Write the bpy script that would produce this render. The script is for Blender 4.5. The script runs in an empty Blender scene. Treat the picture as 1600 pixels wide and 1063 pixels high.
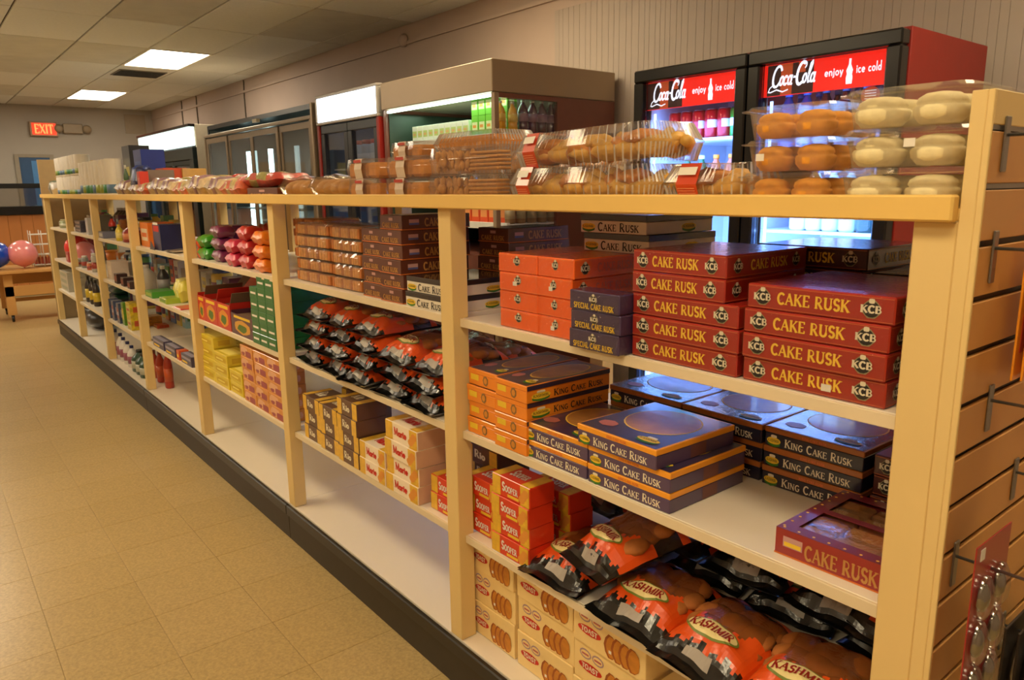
import bpy, math, random
from math import sin, cos, pi, radians
from mathutils import Vector, Matrix
random.seed(7)
SC = bpy.context.scene
COL = SC.collection
# ------------------------------------------------------------------ camera
CAM = Vector((-1.1043, -0.468, 1.4742))
PITCH, ROLL, YAW, FPX = 0.2044, -0.0127, 0.676, 1157.83
_f = Vector((sin(YAW)*cos(PITCH), cos(YAW)*cos(PITCH), -sin(PITCH)))
_r = Vector((cos(YAW), -sin(YAW), 0)); _u = _r.cross(_f)
CR = cos(ROLL)*_r + sin(ROLL)*_u; CU = -sin(ROLL)*_r + cos(ROLL)*_u; CF = _f
cd = bpy.data.cameras.new('camera'); cam = bpy.data.objects.new('camera', cd); COL.objects.link(cam)
m = Matrix((CR, CU, -CF)).transposed().to_4x4(); m.translation = CAM
cam.matrix_world = m
cd.sensor_width = 36; cd.lens = FPX/1600*36; cd.clip_start = .02; cd.clip_end = 60
cd.dof.use_dof = True; cd.dof.focus_distance = 2.1; cd.dof.aperture_fstop = 12
SC.camera = cam
# ------------------------------------------------------------------ light, exposure
SC.view_settings.view_transform = 'Standard'; SC.view_settings.look = 'None'
SC.view_settings.gamma = 1; SC.view_settings.use_curve_mapping = False
SC.view_settings.exposure = 0.0
LAMP_COL = (1.0, .82, .52); LAMP_FAR = (1.0, .88, .68); LAMP_W = 18
BLUE = (.16, .36, 1.0)
w = bpy.data.worlds.new('world'); SC.world = w; w.use_nodes = True
w.node_tree.nodes['Background'].inputs[0].default_value = (1, .75, .5, 1)
w.node_tree.nodes['Background'].inputs[1].default_value = .03
# ------------------------------------------------------------------ where a point of the shelf unit falls on the picture
def Y_at(px, X, z):
    k = (px-800)/FPX
    a = Vector((X-CAM.x, 0, z-CAM.z)); v = CR - k*CF
    return CAM.y - a.dot(v)/v.y
def Z_at(py, X, Y):
    k = -(py-531.5)/FPX
    a = Vector((X-CAM.x, Y-CAM.y, 0)); v = CU - k*CF
    return CAM.z - a.dot(v)/v.z
# ------------------------------------------------------------------ materials
def lin(c):
    return tuple(((v/255)/12.92 if v/255 <= .04045 else ((v/255+.055)/1.055)**2.4) for v in c)
MATS = {}
def mat(name, rgb, rough=.55, metal=0, var=.06, scale=18, coat=0, crinkle=0, bump=0, spec=.5):
    if name in MATS: return MATS[name]
    M_ = bpy.data.materials.new(name); M_.use_nodes = True; MATS[name] = M_
    nt = M_.node_tree; b = nt.nodes['Principled BSDF']
    tc = nt.nodes.new('ShaderNodeTexCoord'); n = nt.nodes.new('ShaderNodeTexNoise')
    n.inputs['Scale'].default_value = scale; n.inputs['Detail'].default_value = 4
    nt.links.new(tc.outputs['Object'], n.inputs['Vector'])
    mx = nt.nodes.new('ShaderNodeMix'); mx.data_type = 'RGBA'
    c = lin(rgb)
    mx.inputs[6].default_value = (*[v*(1-var*2) for v in c], 1); mx.inputs[7].default_value = (*[min(1, v*(1+var)) for v in c], 1)
    nt.links.new(n.outputs['Fac'], mx.inputs[0]); nt.links.new(mx.outputs[2], b.inputs['Base Color'])
    b.inputs['Roughness'].default_value = rough; b.inputs['Metallic'].default_value = metal
    b.inputs['Specular IOR Level'].default_value = spec
    if coat:
        b.inputs['Coat Weight'].default_value = coat; b.inputs['Coat Roughness'].default_value = .06
    if crinkle:
        n2 = nt.nodes.new('ShaderNodeTexNoise'); n2.inputs['Scale'].default_value = 55; n2.inputs['Detail'].default_value = 3
        n2.inputs['Distortion'].default_value = 1.6
        nt.links.new(tc.outputs['Object'], n2.inputs['Vector'])
        bp = nt.nodes.new('ShaderNodeBump'); bp.inputs['Strength'].default_value = crinkle; bp.inputs['Distance'].default_value = .004
        nt.links.new(n2.outputs['Fac'], bp.inputs['Height']); nt.links.new(bp.outputs[0], b.inputs['Coat Normal'])
    if bump:
        bp = nt.nodes.new('ShaderNodeBump'); bp.inputs['Strength'].default_value = bump; bp.inputs['Distance'].default_value = .004
        nt.links.new(n.outputs['Fac'], bp.inputs['Height']); nt.links.new(bp.outputs[0], b.inputs['Normal'])
    return M_
def emit(name, rgb, s, lo=None):
    if name in MATS: return MATS[name]
    M_ = bpy.data.materials.new(name); M_.use_nodes = True; MATS[name] = M_
    nt = M_.node_tree; b = nt.nodes['Principled BSDF']
    b.inputs['Base Color'].default_value = (*rgb, 1); b.inputs['Roughness'].default_value = .5
    b.inputs['Emission Color'].default_value = (*rgb, 1); b.inputs['Emission Strength'].default_value = s
    return M_
def clear(name, tint=(1, 1, 1), gloss=.12, rough=.06, bump=0, haze=.0, scale=60):
    if name in MATS: return MATS[name]
    M_ = bpy.data.materials.new(name); M_.use_nodes = True; MATS[name] = M_
    nt = M_.node_tree; nt.nodes.clear()
    out = nt.nodes.new('ShaderNodeOutputMaterial'); tr = nt.nodes.new('ShaderNodeBsdfTransparent'); gl = nt.nodes.new('ShaderNodeBsdfGlossy')
    df = nt.nodes.new('ShaderNodeBsdfDiffuse'); df.inputs[0].default_value = (.85, .83, .8, 1)
    tr.inputs[0].default_value = (*tint, 1); gl.inputs['Roughness'].default_value = rough
    fr = nt.nodes.new('ShaderNodeLayerWeight'); fr.inputs[0].default_value = .25
    mr = nt.nodes.new('ShaderNodeMapRange'); mr.inputs[3].default_value = gloss; mr.inputs[4].default_value = .42
    nt.links.new(fr.outputs['Fresnel'], mr.inputs[0])
    m1 = nt.nodes.new('ShaderNodeMixShader'); m2 = nt.nodes.new('ShaderNodeMixShader'); m2.inputs[0].default_value = haze
    nt.links.new(mr.outputs[0], m1.inputs[0]); nt.links.new(tr.outputs[0], m1.inputs[1]); nt.links.new(gl.outputs[0], m1.inputs[2])
    nt.links.new(m1.outputs[0], m2.inputs[1]); nt.links.new(df.outputs[0], m2.inputs[2]); nt.links.new(m2.outputs[0], out.inputs[0])
    if bump:
        tc = nt.nodes.new('ShaderNodeTexCoord'); n2 = nt.nodes.new('ShaderNodeTexNoise'); n2.inputs['Scale'].default_value = scale; n2.inputs['Distortion'].default_value = 1.5
        nt.links.new(tc.outputs['Object'], n2.inputs['Vector'])
        bp = nt.nodes.new('ShaderNodeBump'); bp.inputs['Strength'].default_value = bump; bp.inputs['Distance'].default_value = .004
        nt.links.new(n2.outputs['Fac'], bp.inputs['Height']); nt.links.new(bp.outputs[0], gl.inputs['Normal']); nt.links.new(bp.outputs[0], fr.inputs['Normal'])
    return M_
# ------------------------------------------------------------------ mesh builder
class MB:
    def __init__(s): s.v = []; s.f = []; s.m = []; s.mats = []; s.sm = []; s.T = None
    def mi(s, m_):
        if m_ not in s.mats: s.mats.append(m_)
        return s.mats.index(m_)
    def add(s, vs, fs, m_, smooth=False):
        o = len(s.v); i = s.mi(m_)
        if s.T is not None: vs = [tuple(s.T @ Vector(v)) for v in vs]
        s.v += [tuple(v) for v in vs]; s.f += [tuple(o+k for k in f) for f in fs]; s.m += [i]*len(fs); s.sm += [smooth]*len(fs)
        return s
    def box(s, x0, x1, y0, y1, z0, z1, m_, b=0):
        if b <= 0:
            vs = [(x, y, z) for z in (z0, z1) for y in (y0, y1) for x in (x0, x1)]
            fs = [(0, 2, 3, 1), (4, 5, 7, 6), (0, 1, 5, 4), (1, 3, 7, 5), (3, 2, 6, 7), (2, 0, 4, 6)]
            return s.add(vs, fs, m_)
        vs = []; idx = {}
        for a, x in enumerate((x0, x1)):
            for c, y in enumerate((y0, y1)):
                for d, z in enumerate((z0, z1)):
                    sx, sy, sz = (1, -1)[a]*b, (1, -1)[c]*b, (1, -1)[d]*b
                    for k, p in enumerate(((x, y+sy, z+sz), (x+sx, y, z+sz), (x+sx, y+sy, z))):
                        idx[(a, c, d, k)] = len(vs); vs.append(p)
        I = idx; fs = []
        for a in (0, 1):
            fs.append([I[(a, 0, 0, 0)], I[(a, 1, 0, 0)], I[(a, 1, 1, 0)], I[(a, 0, 1, 0)]])
            fs.append([I[(0, a, 0, 1)], I[(1, a, 0, 1)], I[(1, a, 1, 1)], I[(0, a, 1, 1)]])
            fs.append([I[(0, 0, a, 2)], I[(1, 0, a, 2)], I[(1, 1, a, 2)], I[(0, 1, a, 2)]])
            for c in (0, 1):
                fs.append([I[(a, c, 0, 0)], I[(a, c, 1, 0)], I[(a, c, 1, 1)], I[(a, c, 0, 1)]])
                fs.append([I[(a, 0, c, 0)], I[(a, 1, c, 0)], I[(a, 1, c, 2)], I[(a, 0, c, 2)]])
                fs.append([I[(0, a, c, 1)], I[(1, a, c, 1)], I[(1, a, c, 2)], I[(0, a, c, 2)]])
                for d in (0, 1): fs.append([I[(a, c, d, k)] for k in range(3)])
        ctr = Vector(((x0+x1)/2, (y0+y1)/2, (z0+z1)/2)); out = []
        for f in fs:
            p = [Vector(vs[i]) for i in f]; nn = (p[1]-p[0]).cross(p[2]-p[0]); c_ = sum(p, Vector())/len(p)
            out.append(f if nn.dot(c_-ctr) > 0 else f[::-1])
        return s.add(vs, out, m_)
    def lathe(s, prof, seg, m_, cx=0, cy=0, cz=0, sy=1, smooth=True, axis='z'):
        vs = []; fs = []
        for r, z in prof:
            for k in range(seg):
                a = 2*pi*k/seg; p = (r*cos(a), r*sin(a)*sy, z)
                if axis == 'x': p = (p[2], p[0], p[1])
                if axis == 'y': p = (p[0], p[2], p[1])
                vs.append((p[0]+cx, p[1]+cy, p[2]+cz))
        for i in range(len(prof)-1):
            for k in range(seg):
                a, b_ = i*seg+k, i*seg+(k+1) % seg
                fs.append((a, b_, b_+seg, a+seg))
        fs.append(tuple(range(seg))[::-1]); fs.append(tuple((len(prof)-1)*seg+k for k in range(seg)))
        return s.add(vs, fs, m_, smooth)
    def ball(s, cx, cy, cz, rx, ry, rz, m_, seg=10, rings=6, lump=0, rnd=None):
        vs = [(cx, cy, cz-rz)]; fs = []
        for i in range(1, rings):
            t = -pi/2+pi*i/rings
            for k in range(seg):
                a = 2*pi*k/seg; q = 1+(rnd.uniform(-lump, lump) if rnd else 0)
                vs.append((cx+rx*q*cos(t)*cos(a), cy+ry*q*cos(t)*sin(a), cz+rz*q*sin(t)))
        vs.append((cx, cy, cz+rz)); n = len(vs)-1
        for k in range(seg):
            fs.append((0, 1+(k+1) % seg, 1+k)); fs.append((n, n-seg+k, n-seg+(k+1) % seg))
            for i in range(rings-2):
                a, b_ = 1+i*seg+k, 1+i*seg+(k+1) % seg
                fs.append((a, b_, b_+seg, a+seg))
        return s.add(vs, fs, m_, True)
    def tube(s, pts, r, m_, seg=6):
        pts = [Vector(p) for p in pts]; vs = []; fs = []
        for i, p in enumerate(pts):
            d = (pts[min(i+1, len(pts)-1)]-pts[max(i-1, 0)]).normalized()
            a = d.cross(Vector((0, 0, 1)) if abs(d.z) < .9 else Vector((1, 0, 0))).normalized(); b_ = d.cross(a)
            for k in range(seg): vs.append(tuple(p+r*(cos(2*pi*k/seg)*a+sin(2*pi*k/seg)*b_)))
        for i in range(len(pts)-1):
            for k in range(seg):
                a, b_ = i*seg+k, i*seg+(k+1) % seg; fs.append((a, b_, b_+seg, a+seg))
        fs.append(tuple(range(seg))[::-1]); fs.append(tuple((len(pts)-1)*seg+k for k in range(seg)))
        return s.add(vs, fs, m_, True)
    def poly(s, pts, m_): return s.add(pts, [tuple(range(len(pts)))], m_)
    def prism(s, pts, y0, y1, m_):      # pts in x,z; extruded along y
        n = len(pts); vs = [(x, y0, z) for x, z in pts]+[(x, y1, z) for x, z in pts]
        fs = [tuple(range(n)), tuple(range(2*n-1, n-1, -1))]+[(i, i+n, (i+1) % n+n, (i+1) % n) for i in range(n)]
        return s.add(vs, fs, m_)
    def data(s, name):
        me = bpy.data.meshes.new(name); me.from_pydata(s.v, [], s.f)
        for m_ in s.mats: me.materials.append(m_)
        me.polygons.foreach_set('material_index', s.m); me.polygons.foreach_set('use_smooth', s.sm); me.update()
        return me
# ------------------------------------------------------------------ objects
def obj(name, mb, parent=None, loc=None, rz=None, kind=None, label=None):
    me = mb.data(name) if isinstance(mb, MB) else mb
    o = bpy.data.objects.new(name, me); COL.objects.link(o)
    if parent: o.parent = parent
    if loc is not None: o.location = loc
    if rz is not None: o.rotation_euler.z = rz
    if kind: o['kind'] = kind
    if label: o['label'] = label
    return o
def empty(name, label, cat, loc=(0, 0, 0), rz=0, group=None, kind=None):
    o = bpy.data.objects.new(name, None); COL.objects.link(o); o.empty_display_size = .05
    o.location = loc; o.rotation_euler.z = rz
    if label: o['label'] = label
    if cat: o['category'] = cat
    if group: o['group'] = group
    if kind: o['kind'] = kind
    return o
def splitP(name, mb, label=None):
    """print that lies on several faces becomes one part for each face"""
    g = {}
    for f, mi_ in zip(mb.f, mb.m):
        p = [Vector(mb.v[i]) for i in f[:3]]; n = (p[1]-p[0]).cross(p[2]-p[0]).normalized()
        k = 'side_' if abs(n.x) > .9 else 'top_' if abs(n.z) > .9 else ''
        q = g.setdefault(k, MB()); q.add([mb.v[i] for i in f], [tuple(range(len(f)))], mb.mats[mi_])
    return [P(k+name, q, label) for k, q in g.items()]
class Proto:
    """name, category and parts [(part name, mesh, label, [sub parts])] shared by every copy"""
    def __init__(s, name, cat, parts, w=.2, d=.2, h=.05): s.name, s.cat, s.parts, s.w, s.d, s.h = name, cat, parts, w, d, h
    def put(s, label, loc, rz=0, group=None, sc=None, rx=0, ry=0):
        r = empty(s.name, label, s.cat, loc, rz, group)
        r.rotation_euler.x = rx; r.rotation_euler.y = ry
        if sc: r.scale = sc
        for nm, me, lb, sub in s.parts:
            o = obj(nm, me, r, label=lb)
            for n2, m2, l2 in sub: obj(n2, m2, o, label=l2)
        return r
def P(name, mb, label=None, sub=()):
    return (name, mb.data(name) if isinstance(mb, MB) else mb, label, [(a, b.data(a) if isinstance(b, MB) else b, c) for a, b, c in sub])
# ------------------------------------------------------------------ lettering: strokes on flat print
def arc(cx, cy, rx, ry, a0, a1, n=8): return [(cx+rx*cos(radians(a0+(a1-a0)*i/n)), cy+ry*sin(radians(a0+(a1-a0)*i/n))) for i in range(n+1)]
T_, t_ = 1, .5
G = {
 'A': (.74, [(t_, [(.06, 0), (.36, 1)]), (T_, [(.36, 1), (.66, 0)]), (t_, [(.17, .34), (.55, .34)])], [(.06, 0), (.66, 0)]),
 'B': (.62, [(T_, [(.12, 0), (.12, 1)]), (t_, [(.12, 1)]+arc(.3, .76, .22, .24, 90, -90)+[(.12, .52)]), (t_, [(.12, .52)]+arc(.32, .26, .25, .26, 90, -90)+[(.12, 0)])], []),
 'C': (.68, [(T_, arc(.38, .5, .3, .5, 50, 310, 12))], []),
 'D': (.7, [(T_, [(.12, 0), (.12, 1)]), (T_, [(.12, 1)]+arc(.28, .5, .34, .5, 90, -90, 10)+[(.12, 0)])], []),
 'E': (.6, [(T_, [(.12, 0), (.12, 1)]), (t_, [(.12, 1), (.52, 1), (.52, .84)]), (t_, [(.12, .52), (.44, .52)]), (t_, [(.12, 0), (.54, 0), (.54, .18)])], []),
 'F': (.58, [(T_, [(.12, 0), (.12, 1)]), (t_, [(.12, 1), (.52, 1)]), (t_, [(.12, .52), (.44, .52)])], [(.12, 0)]),
 'G': (.74, [(T_, arc(.38, .5, .3, .5, 50, 320, 12)+[(.62, .42)]), (t_, [(.42, .44), (.7, .44)])], []),
 'H': (.74, [(T_, [(.12, 0), (.12, 1)]), (T_, [(.6, 0), (.6, 1)]), (t_, [(.12, .5), (.6, .5)])], [(.12, 0), (.12, 1), (.6, 0), (.6, 1)]),
 'I': (.3, [(T_, [(.15, 0), (.15, 1)])], [(.15, 0), (.15, 1)]),
 'K': (.72, [(T_, [(.12, 0), (.12, 1)]), (t_, [(.6, 1), (.16, .42)]), (T_, [(.28, .56), (.62, 0)])], [(.12, 0), (.12, 1), (.62, 0), (.6, 1)]),
 'L': (.58, [(T_, [(.12, 1), (.12, 0)]), (t_, [(.12, 0), (.52, 0), (.52, .2)])], [(.12, 1)]),
 'M': (.9, [(t_, [(.12, 0), (.14, 1)]), (T_, [(.14, 1), (.44, .12)]), (t_, [(.44, .12), (.74, 1)]), (T_, [(.74, 1), (.76, 0)])], [(.12, 0), (.76, 0)]),
 'N': (.76, [(t_, [(.12, 0), (.12, 1)]), (T_, [(.12, 1), (.62, 0)]), (t_, [(.62, 0), (.62, 1)])], [(.12, 0), (.62, 1), (.1, 1)]),
 'O': (.76, [(T_, arc(.38, .5, .3, .5, 0, 360, 14))], []),
 'P': (.6, [(T_, [(.12, 0), (.12, 1)]), (t_, [(.12, 1)]+arc(.3, .73, .22, .27, 90, -90)+[(.12, .46)])], [(.12, 0)]),
 'R': (.7, [(T_, [(.12, 0), (.12, 1)]), (t_, [(.12, 1)]+arc(.3, .74, .22, .26, 90, -90)+[(.12, .48)]), (T_, [(.3, .48), (.6, 0)])], [(.12, 0), (.6, 0)]),
 'S': (.56, [(T_, arc(.28, .745, .19, .255, 30, 270, 8)+arc(.28, .245, .2, .245, 90, -150, 8)[1:])], []),
 'T': (.64, [(T_, [(.32, 0), (.32, 1)]), (t_, [(.04, .84), (.04, 1), (.6, 1), (.6, .84)])], [(.32, 0)]),
 'U': (.74, [(T_, [(.13, 1), (.13, .3)]+arc(.37, .3, .24, .3, 180, 360)), (t_, [(.61, .3), (.61, 1)])], [(.13, 1), (.61, 1)]),
 'X': (.7, [(T_, [(.08, 1), (.62, 0)]), (t_, [(.62, 1), (.08, 0)])], []),
 'Y': (.7, [(T_, [(.06, 1), (.34, .48)]), (t_, [(.62, 1), (.34, .48), (.34, 0)])], []),
 'W': (.95, [(T_, [(.05, 1), (.27, 0)]), (t_, [(.27, 0), (.47, 1)]), (T_, [(.47, 1), (.68, 0)]), (t_, [(.68, 0), (.88, 1)])], []),
 'a': (.5, [(T_, arc(.24, .24, .17, .24, 0, 360, 12)), (T_, [(.42, .5), (.42, 0)])], []),
 'c': (.46, [(T_, arc(.25, .25, .18, .25, 50, 310))], []),
 'd': (.52, [(T_, arc(.24, .24, .17, .24, 0, 360, 12)), (T_, [(.42, 1), (.42, 0)])], []),
 'e': (.5, [(T_, [(.08, .26), (.42, .26)]+arc(.25, .25, .18, .25, 10, 310, 10))], []),
 'i': (.22, [(T_, [(.11, 0), (.11, .5)]), (T_, [(.11, .66), (.11, .76)])], []),
 'j': (.24, [(T_, [(.13, .5), (.13, -.12), (.02, -.22)]), (T_, [(.13, .66), (.13, .76)])], []),
 'l': (.22, [(T_, [(.11, 0), (.11, 1)])], []),
 'n': (.5, [(T_, [(.1, 0), (.1, .5)]), (T_, [(.1, .3)]+arc(.26, .32, .16, .18, 170, 0)+[(.42, 0)])], []),
 'o': (.52, [(T_, arc(.26, .25, .19, .25, 0, 360, 12))], []),
 'r': (.36, [(T_, [(.1, 0), (.1, .5)]), (T_, [(.1, .3)]+arc(.26, .34, .15, .15, 170, 50, 5))], []),
 't': (.34, [(T_, [(.15, .85), (.15, .1), (.28, .02)]), (T_, [(.03, .52), (.3, .52)])], []),
 'y': (.48, [(T_, [(.06, .5), (.24, .02)]), (T_, [(.42, .5), (.18, -.24)])], []),
 ' ': (.34, [], []), '-': (.36, [(T_, [(.06, .36), (.3, .36)])], []),
}
def stroke(mb, pts, hw, put, m_):
    for a, b_ in zip(pts, pts[1:]):
        dx, dy = b_[0]-a[0], b_[1]-a[1]; L = math.hypot(dx, dy) or 1; dx, dy = dx/L*hw, dy/L*hw
        q = [(a[0]-dx*.6-dy, a[1]-dy*.6+dx), (a[0]-dx*.6+dy, a[1]-dy*.6-dx), (b_[0]+dx*.6+dy, b_[1]+dy*.6-dx), (b_[0]+dx*.6-dy, b_[1]+dy*.6+dx)]
        mb.poly([put(*p) for p in q], m_)
def text(mb, s, o, R_, U_, w, h, m_, bold=.085, serif=True, small=0, slant=0):
    """print s in the rectangle o + R*w, U*h; small = height of small capitals (0: none)"""
    o, R_, U_ = Vector(o), Vector(R_), Vector(U_)
    tot = 0; run = []; first = True
    for ch in s:
        k = 1 if (not small or first or ch == ' ') else small
        first = ch == ' '
        run.append((ch, tot, k)); tot += (G[ch][0]+.06)*k
    sx = w/tot; cq = [0]; nn = R_.cross(U_).normalized()
    for ch, x0, k in run:
        def put(x, y, x0=x0, k=k):
            cq[0] += 1
            return tuple(o+R_*((x0+x*k+slant*y*k)*sx)+U_*(y*k*h)+nn*(((cq[0]-1)//4) % 14)*2e-5)
        for th, pts in G[ch][1]: stroke(mb, pts, bold*(1 if th == T_ else .55), put, m_)
        if serif:
            for x, y in G[ch][2]: stroke(mb, [(x-.13, y), (x+.13, y)], .032, put, m_)
def disc(mb, o, R_, U_, rx, rz, m_, n=14, wob=0, lim=None):
    o, R_, U_ = Vector(o), Vector(R_), Vector(U_)
    mb.poly([tuple(o+R_*(rx*(1+wob*(i % 2))*cos(2*pi*i/n))+U_*(rz*(1+wob*(i % 2))*sin(2*pi*i/n))) for i in range(n)], m_)
def rect(mb, o, R_, U_, w, h, m_):
    o, R_, U_ = Vector(o), Vector(R_)*w, Vector(U_)*h
    mb.poly([tuple(o), tuple(o+R_), tuple(o+R_+U_), tuple(o+U_)], m_)
FX, FZ, SY = (1, 0, 0), (0, 0, 1), (0, 1, 0)       # front face runs along +x, right side face along +y
ORD = ['bottom', 'second', 'third', 'fourth', 'fifth', 'sixth', 'seventh']
def rank(i, n):
    if i == n-1: return 'topmost'
    if i == 0: return 'lowest'
    return ORD[i]+' from bottom'
S1, S2, S3, S0, TOP = 1.135, .822, .515, .162, 1.44
RZ = -pi/2
def stack(pr, px0, px1, X, z, n, fmt, group=None, jit=.004, rz=0, zr=None, rot=None, fit=True, dz=.0006, seed=1, cuts=None, Y0=None):
    """n copies one on another; fmt has {} for the rank"""
    rnd = random.Random(seed*31+int(px0)); zr = zr or z+n*pr.h/2
    Ya, Yb = (Y_at(px0, X, zr), Y_at(px1, X, zr)) if Y0 is None else Y0
    out = []
    for i in range(n):
        W = (Ya-Yb); s = W/pr.w if fit else 1
        dy = rnd.uniform(-jit, jit); dx = rnd.uniform(0, jit*2)
        a = RZ+rz+rnd.uniform(-1, 1)*jit*2
        out.append(pr.put(fmt.format(rank(i, n)) if '{}' in fmt else fmt, (X+dx, (Ya+Yb)/2+dy, z+i*(pr.h+dz)+.0006), a, group, (s, 1, 1)))
    return out
S1, S2, S3, S0, TOP = 1.126, .808, .492, .162, 1.437
BAY = 1.22
CZ, WX, FY = 2.82, 2.40, 13.7
# ================================================================== THE SETTING
m_wall = mat('wall paint', (182, 164, 152), .7, scale=3, var=.05, bump=.15)
m_ceil = mat('ceiling tile', (224, 225, 220), .9, scale=40, var=.05, bump=.3)
m_ceil2 = mat('ceiling tile aged', (206, 204, 194), .9, scale=5, var=.08, bump=.3)
m_gap = mat('ceiling grid gap', (92, 74, 52), .8)
m_dark = mat('dark', (22, 20, 20), .5)
def vct(name, rgb):
    m_ = mat(name, rgb, .3, scale=90, var=.12, spec=.5)
    nt = m_.node_tree; n = [x for x in nt.nodes if x.type == 'TEX_NOISE'][0]
    n.inputs['Detail'].default_value = 6; n.inputs['Roughness'].default_value = .75
    r = nt.nodes.new('ShaderNodeMapRange'); r.inputs[1].default_value = .35; r.inputs[2].default_value = .65
    mx = [x for x in nt.nodes if x.type == 'MIX'][0]
    nt.links.new(n.outputs['Fac'], r.inputs[0]); nt.links.new(r.outputs[0], mx.inputs[0])
    return m_
FT = [vct('vinyl tile a', (186, 160, 108)), vct('vinyl tile b', (184, 158, 106)), vct('vinyl tile c', (188, 162, 111))]
fl = obj('floor', MB().box(-4.2, WX, -2.5, FY, -.06, -.003, mat('vinyl field', (186, 160, 108), .3, scale=90, var=.12)), kind='structure')
tms = []
for q in range(3): tms.append(MB().box(.0006, .3044, .0006, .3044, 0, .003, FT[q], .0008).data('floor_tile'))
for i in range(4):
    for j in range(44): obj('floor_tile', tms[random.randrange(3)], fl, (-.004-.305*(i+1), .35+.305*j, -.003))
ce = obj('ceiling', MB().box(-4.2, WX, -2.5, FY, CZ+.02, CZ+.1, m_gap), kind='structure')
cms = [MB().box(.007, .603, .007, 1.213, 0, .018, q, .003).data('ceiling_tile') for q in (m_ceil, m_ceil2, m_ceil)]
LX, LY = .93, 7.6
LIGHTS = [(0, -7), (0, -4), (0, 0), (0, 3), (-4, -7), (-4, -4), (-4, 0), (-4, 3), (-7, -7), (-7, -4), (-7, 0), (-7, 3)]  # left wall row is unseen, added for frontal light on the packages
VENT = (0, 1)
for i in range(-8, 3):
    for j in range(-8, 5):
        if (i, j) in LIGHTS or (i, j) == VENT: continue
        x, y = LX+.61*i, LY+1.22*j
        if x < -4.3 or y < -2.6: continue
        sx = min(.61, WX-.004-x)/.61; sy = min(1.22, FY-.004-y)/1.22
        if sx < .05 or sy < .05: continue
        o = obj('ceiling_tile', cms[random.randrange(3)], ce, (x, y, CZ+random.uniform(0, .002))); o.scale = (sx, sy, 1)
obj('wall_right', MB().box(WX, WX+.1, -2.5, FY, 0, CZ+.02, m_wall), kind='structure')
obj('wall_back', MB().box(-4.3, WX+.1, FY, FY+.1, 0, CZ+.02, mat('far wall paint', (172, 164, 152), .8, scale=2)), kind='structure')
obj('wall_left', MB().box(-4.3, -4.2, -2.5, FY, 0, CZ+.02, m_wall), kind='structure')
obj('wall_front', MB().box(-4.3, WX+.1, -2.6, -2.5, 0, CZ+.02, m_wall), kind='structure')
# grooved wall boards beside and behind the coolers
g = MB(); y = .02; rnd = random.Random(3)
while y < 3.4:
    wdt = rnd.choice((.036, .045, .055)); g.box(WX-.004, WX-.0005, y, y+wdt-.0013, 0, 2.6, mat('wall board', (170, 158, 148), .6, scale=4), .0008); y += wdt
wb = obj('trim_1', g, kind='structure')
obj('trim_2', MB().box(WX-.02, WX-.001, -2.4, FY-.01, 2.665, 2.69, m_wall), kind='structure')
# lamps, vent
m_tube = emit('lamp diffuser', LAMP_COL, LAMP_W)
fr = MB(); fm = mat('lamp frame', (225, 220, 205), .5)
for a in ((0, .61, 0, .035), (0, .61, 1.185, 1.22), (0, .03, .035, 1.185), (.58, .61, .035, 1.185)): fr.box(*a, -.004, .018, fm, .002)
PL = Proto('ceiling_light', 'ceiling light', [P('frame', fr), P('diffuser', MB().box(.03, .58, .035, 1.185, .002, .012, m_tube))])
LL = {(0, 0): 'large glowing ceiling light panel nearest the coolers wall, the bigger of the two in view',
      (0, 3): 'smaller glowing ceiling light panel towards the far wall near the red sign'}
PF = Proto('ceiling_light', 'ceiling light', [PL.parts[0], P('diffuser', MB().box(.03, .58, .035, 1.185, .002, .012, emit('lamp diffuser far', LAMP_FAR, LAMP_W)))])
for i, j in LIGHTS:
    r = (PF if j >= 0 else PL).put(LL.get((i, j), 'recessed ceiling light outside the picture, %s of the %s row' % ({-7: 'nearest', -4: 'second', 0: 'third', 3: 'farthest'}[j], {0: 'coolers', -4: 'aisle', -7: 'added left wall'}[i])), (LX+.61*i, LY+1.22*j, CZ), group=None if (i, j) in LL else 'ceiling lights outside the picture')
v = empty('ceiling_vent', 'dark grey slatted air vent beyond the large ceiling light', 'vent', (LX, LY+1.22, CZ))
mv = mat('vent metal', (120, 112, 98), .5)
obj('vent_plate', MB().box(.007, .603, .007, 1.213, .004, .018, m_ceil), v)
obj('vent_frame', MB().box(.05, .56, .3, .8, -.004, .003, mv, .002), v)
for q in range(9): obj('slat', MB().box(.07, .54, .33+q*.05, .352+q*.05, -.012, -.005, m_dark), v)
# ================================================================== SHELVING UNIT
m_post = mat('yellow wood post', (228, 198, 134), .5, scale=6, var=.04)
m_rail = mat('yellow wood rail', (236, 196, 110), .45, scale=5, var=.05)  # same paint as the posts; tone difference from light put into the colour
m_board = mat('white melamine', (236, 224, 205), .35, scale=4, var=.02)
m_edge = mat('shelf edging', (228, 210, 176), .45, scale=8, var=.04)
m_base = mat('dark kick plate', (50, 42, 34), .5, scale=30, var=.12)
un = empty('shelving_unit', 'long yellow wooden shelving unit with white shelves on a dark base', 'shelving unit')
pm = MB().box(0, .052, -.058, 0, S0, 1.4195, m_post, .002).data('post')
for k in range(8):
    obj('post', pm, un, (0, k*BAY, 0)); obj('post', pm, un, (.575, k*BAY, 0))
for k in range(7):
    ya, yb = k*BAY+.001, (k+1)*BAY-.059
    for z in (S1, S2, S3):
        sh = obj('shelf', MB().box(.03, .61, ya, yb, z-.022, z, m_board, .001), un, label='white shelf board')
        obj('edging', MB().box(.022, .0298, ya, yb, z-.023, z-.0005, m_edge, .001), sh)
    obj('deck', MB().box(.001, .64, ya+.0-(.0 if k else .0), ya+BAY-.003, S0-.03, S0-.001, m_board, .001), un)
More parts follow.
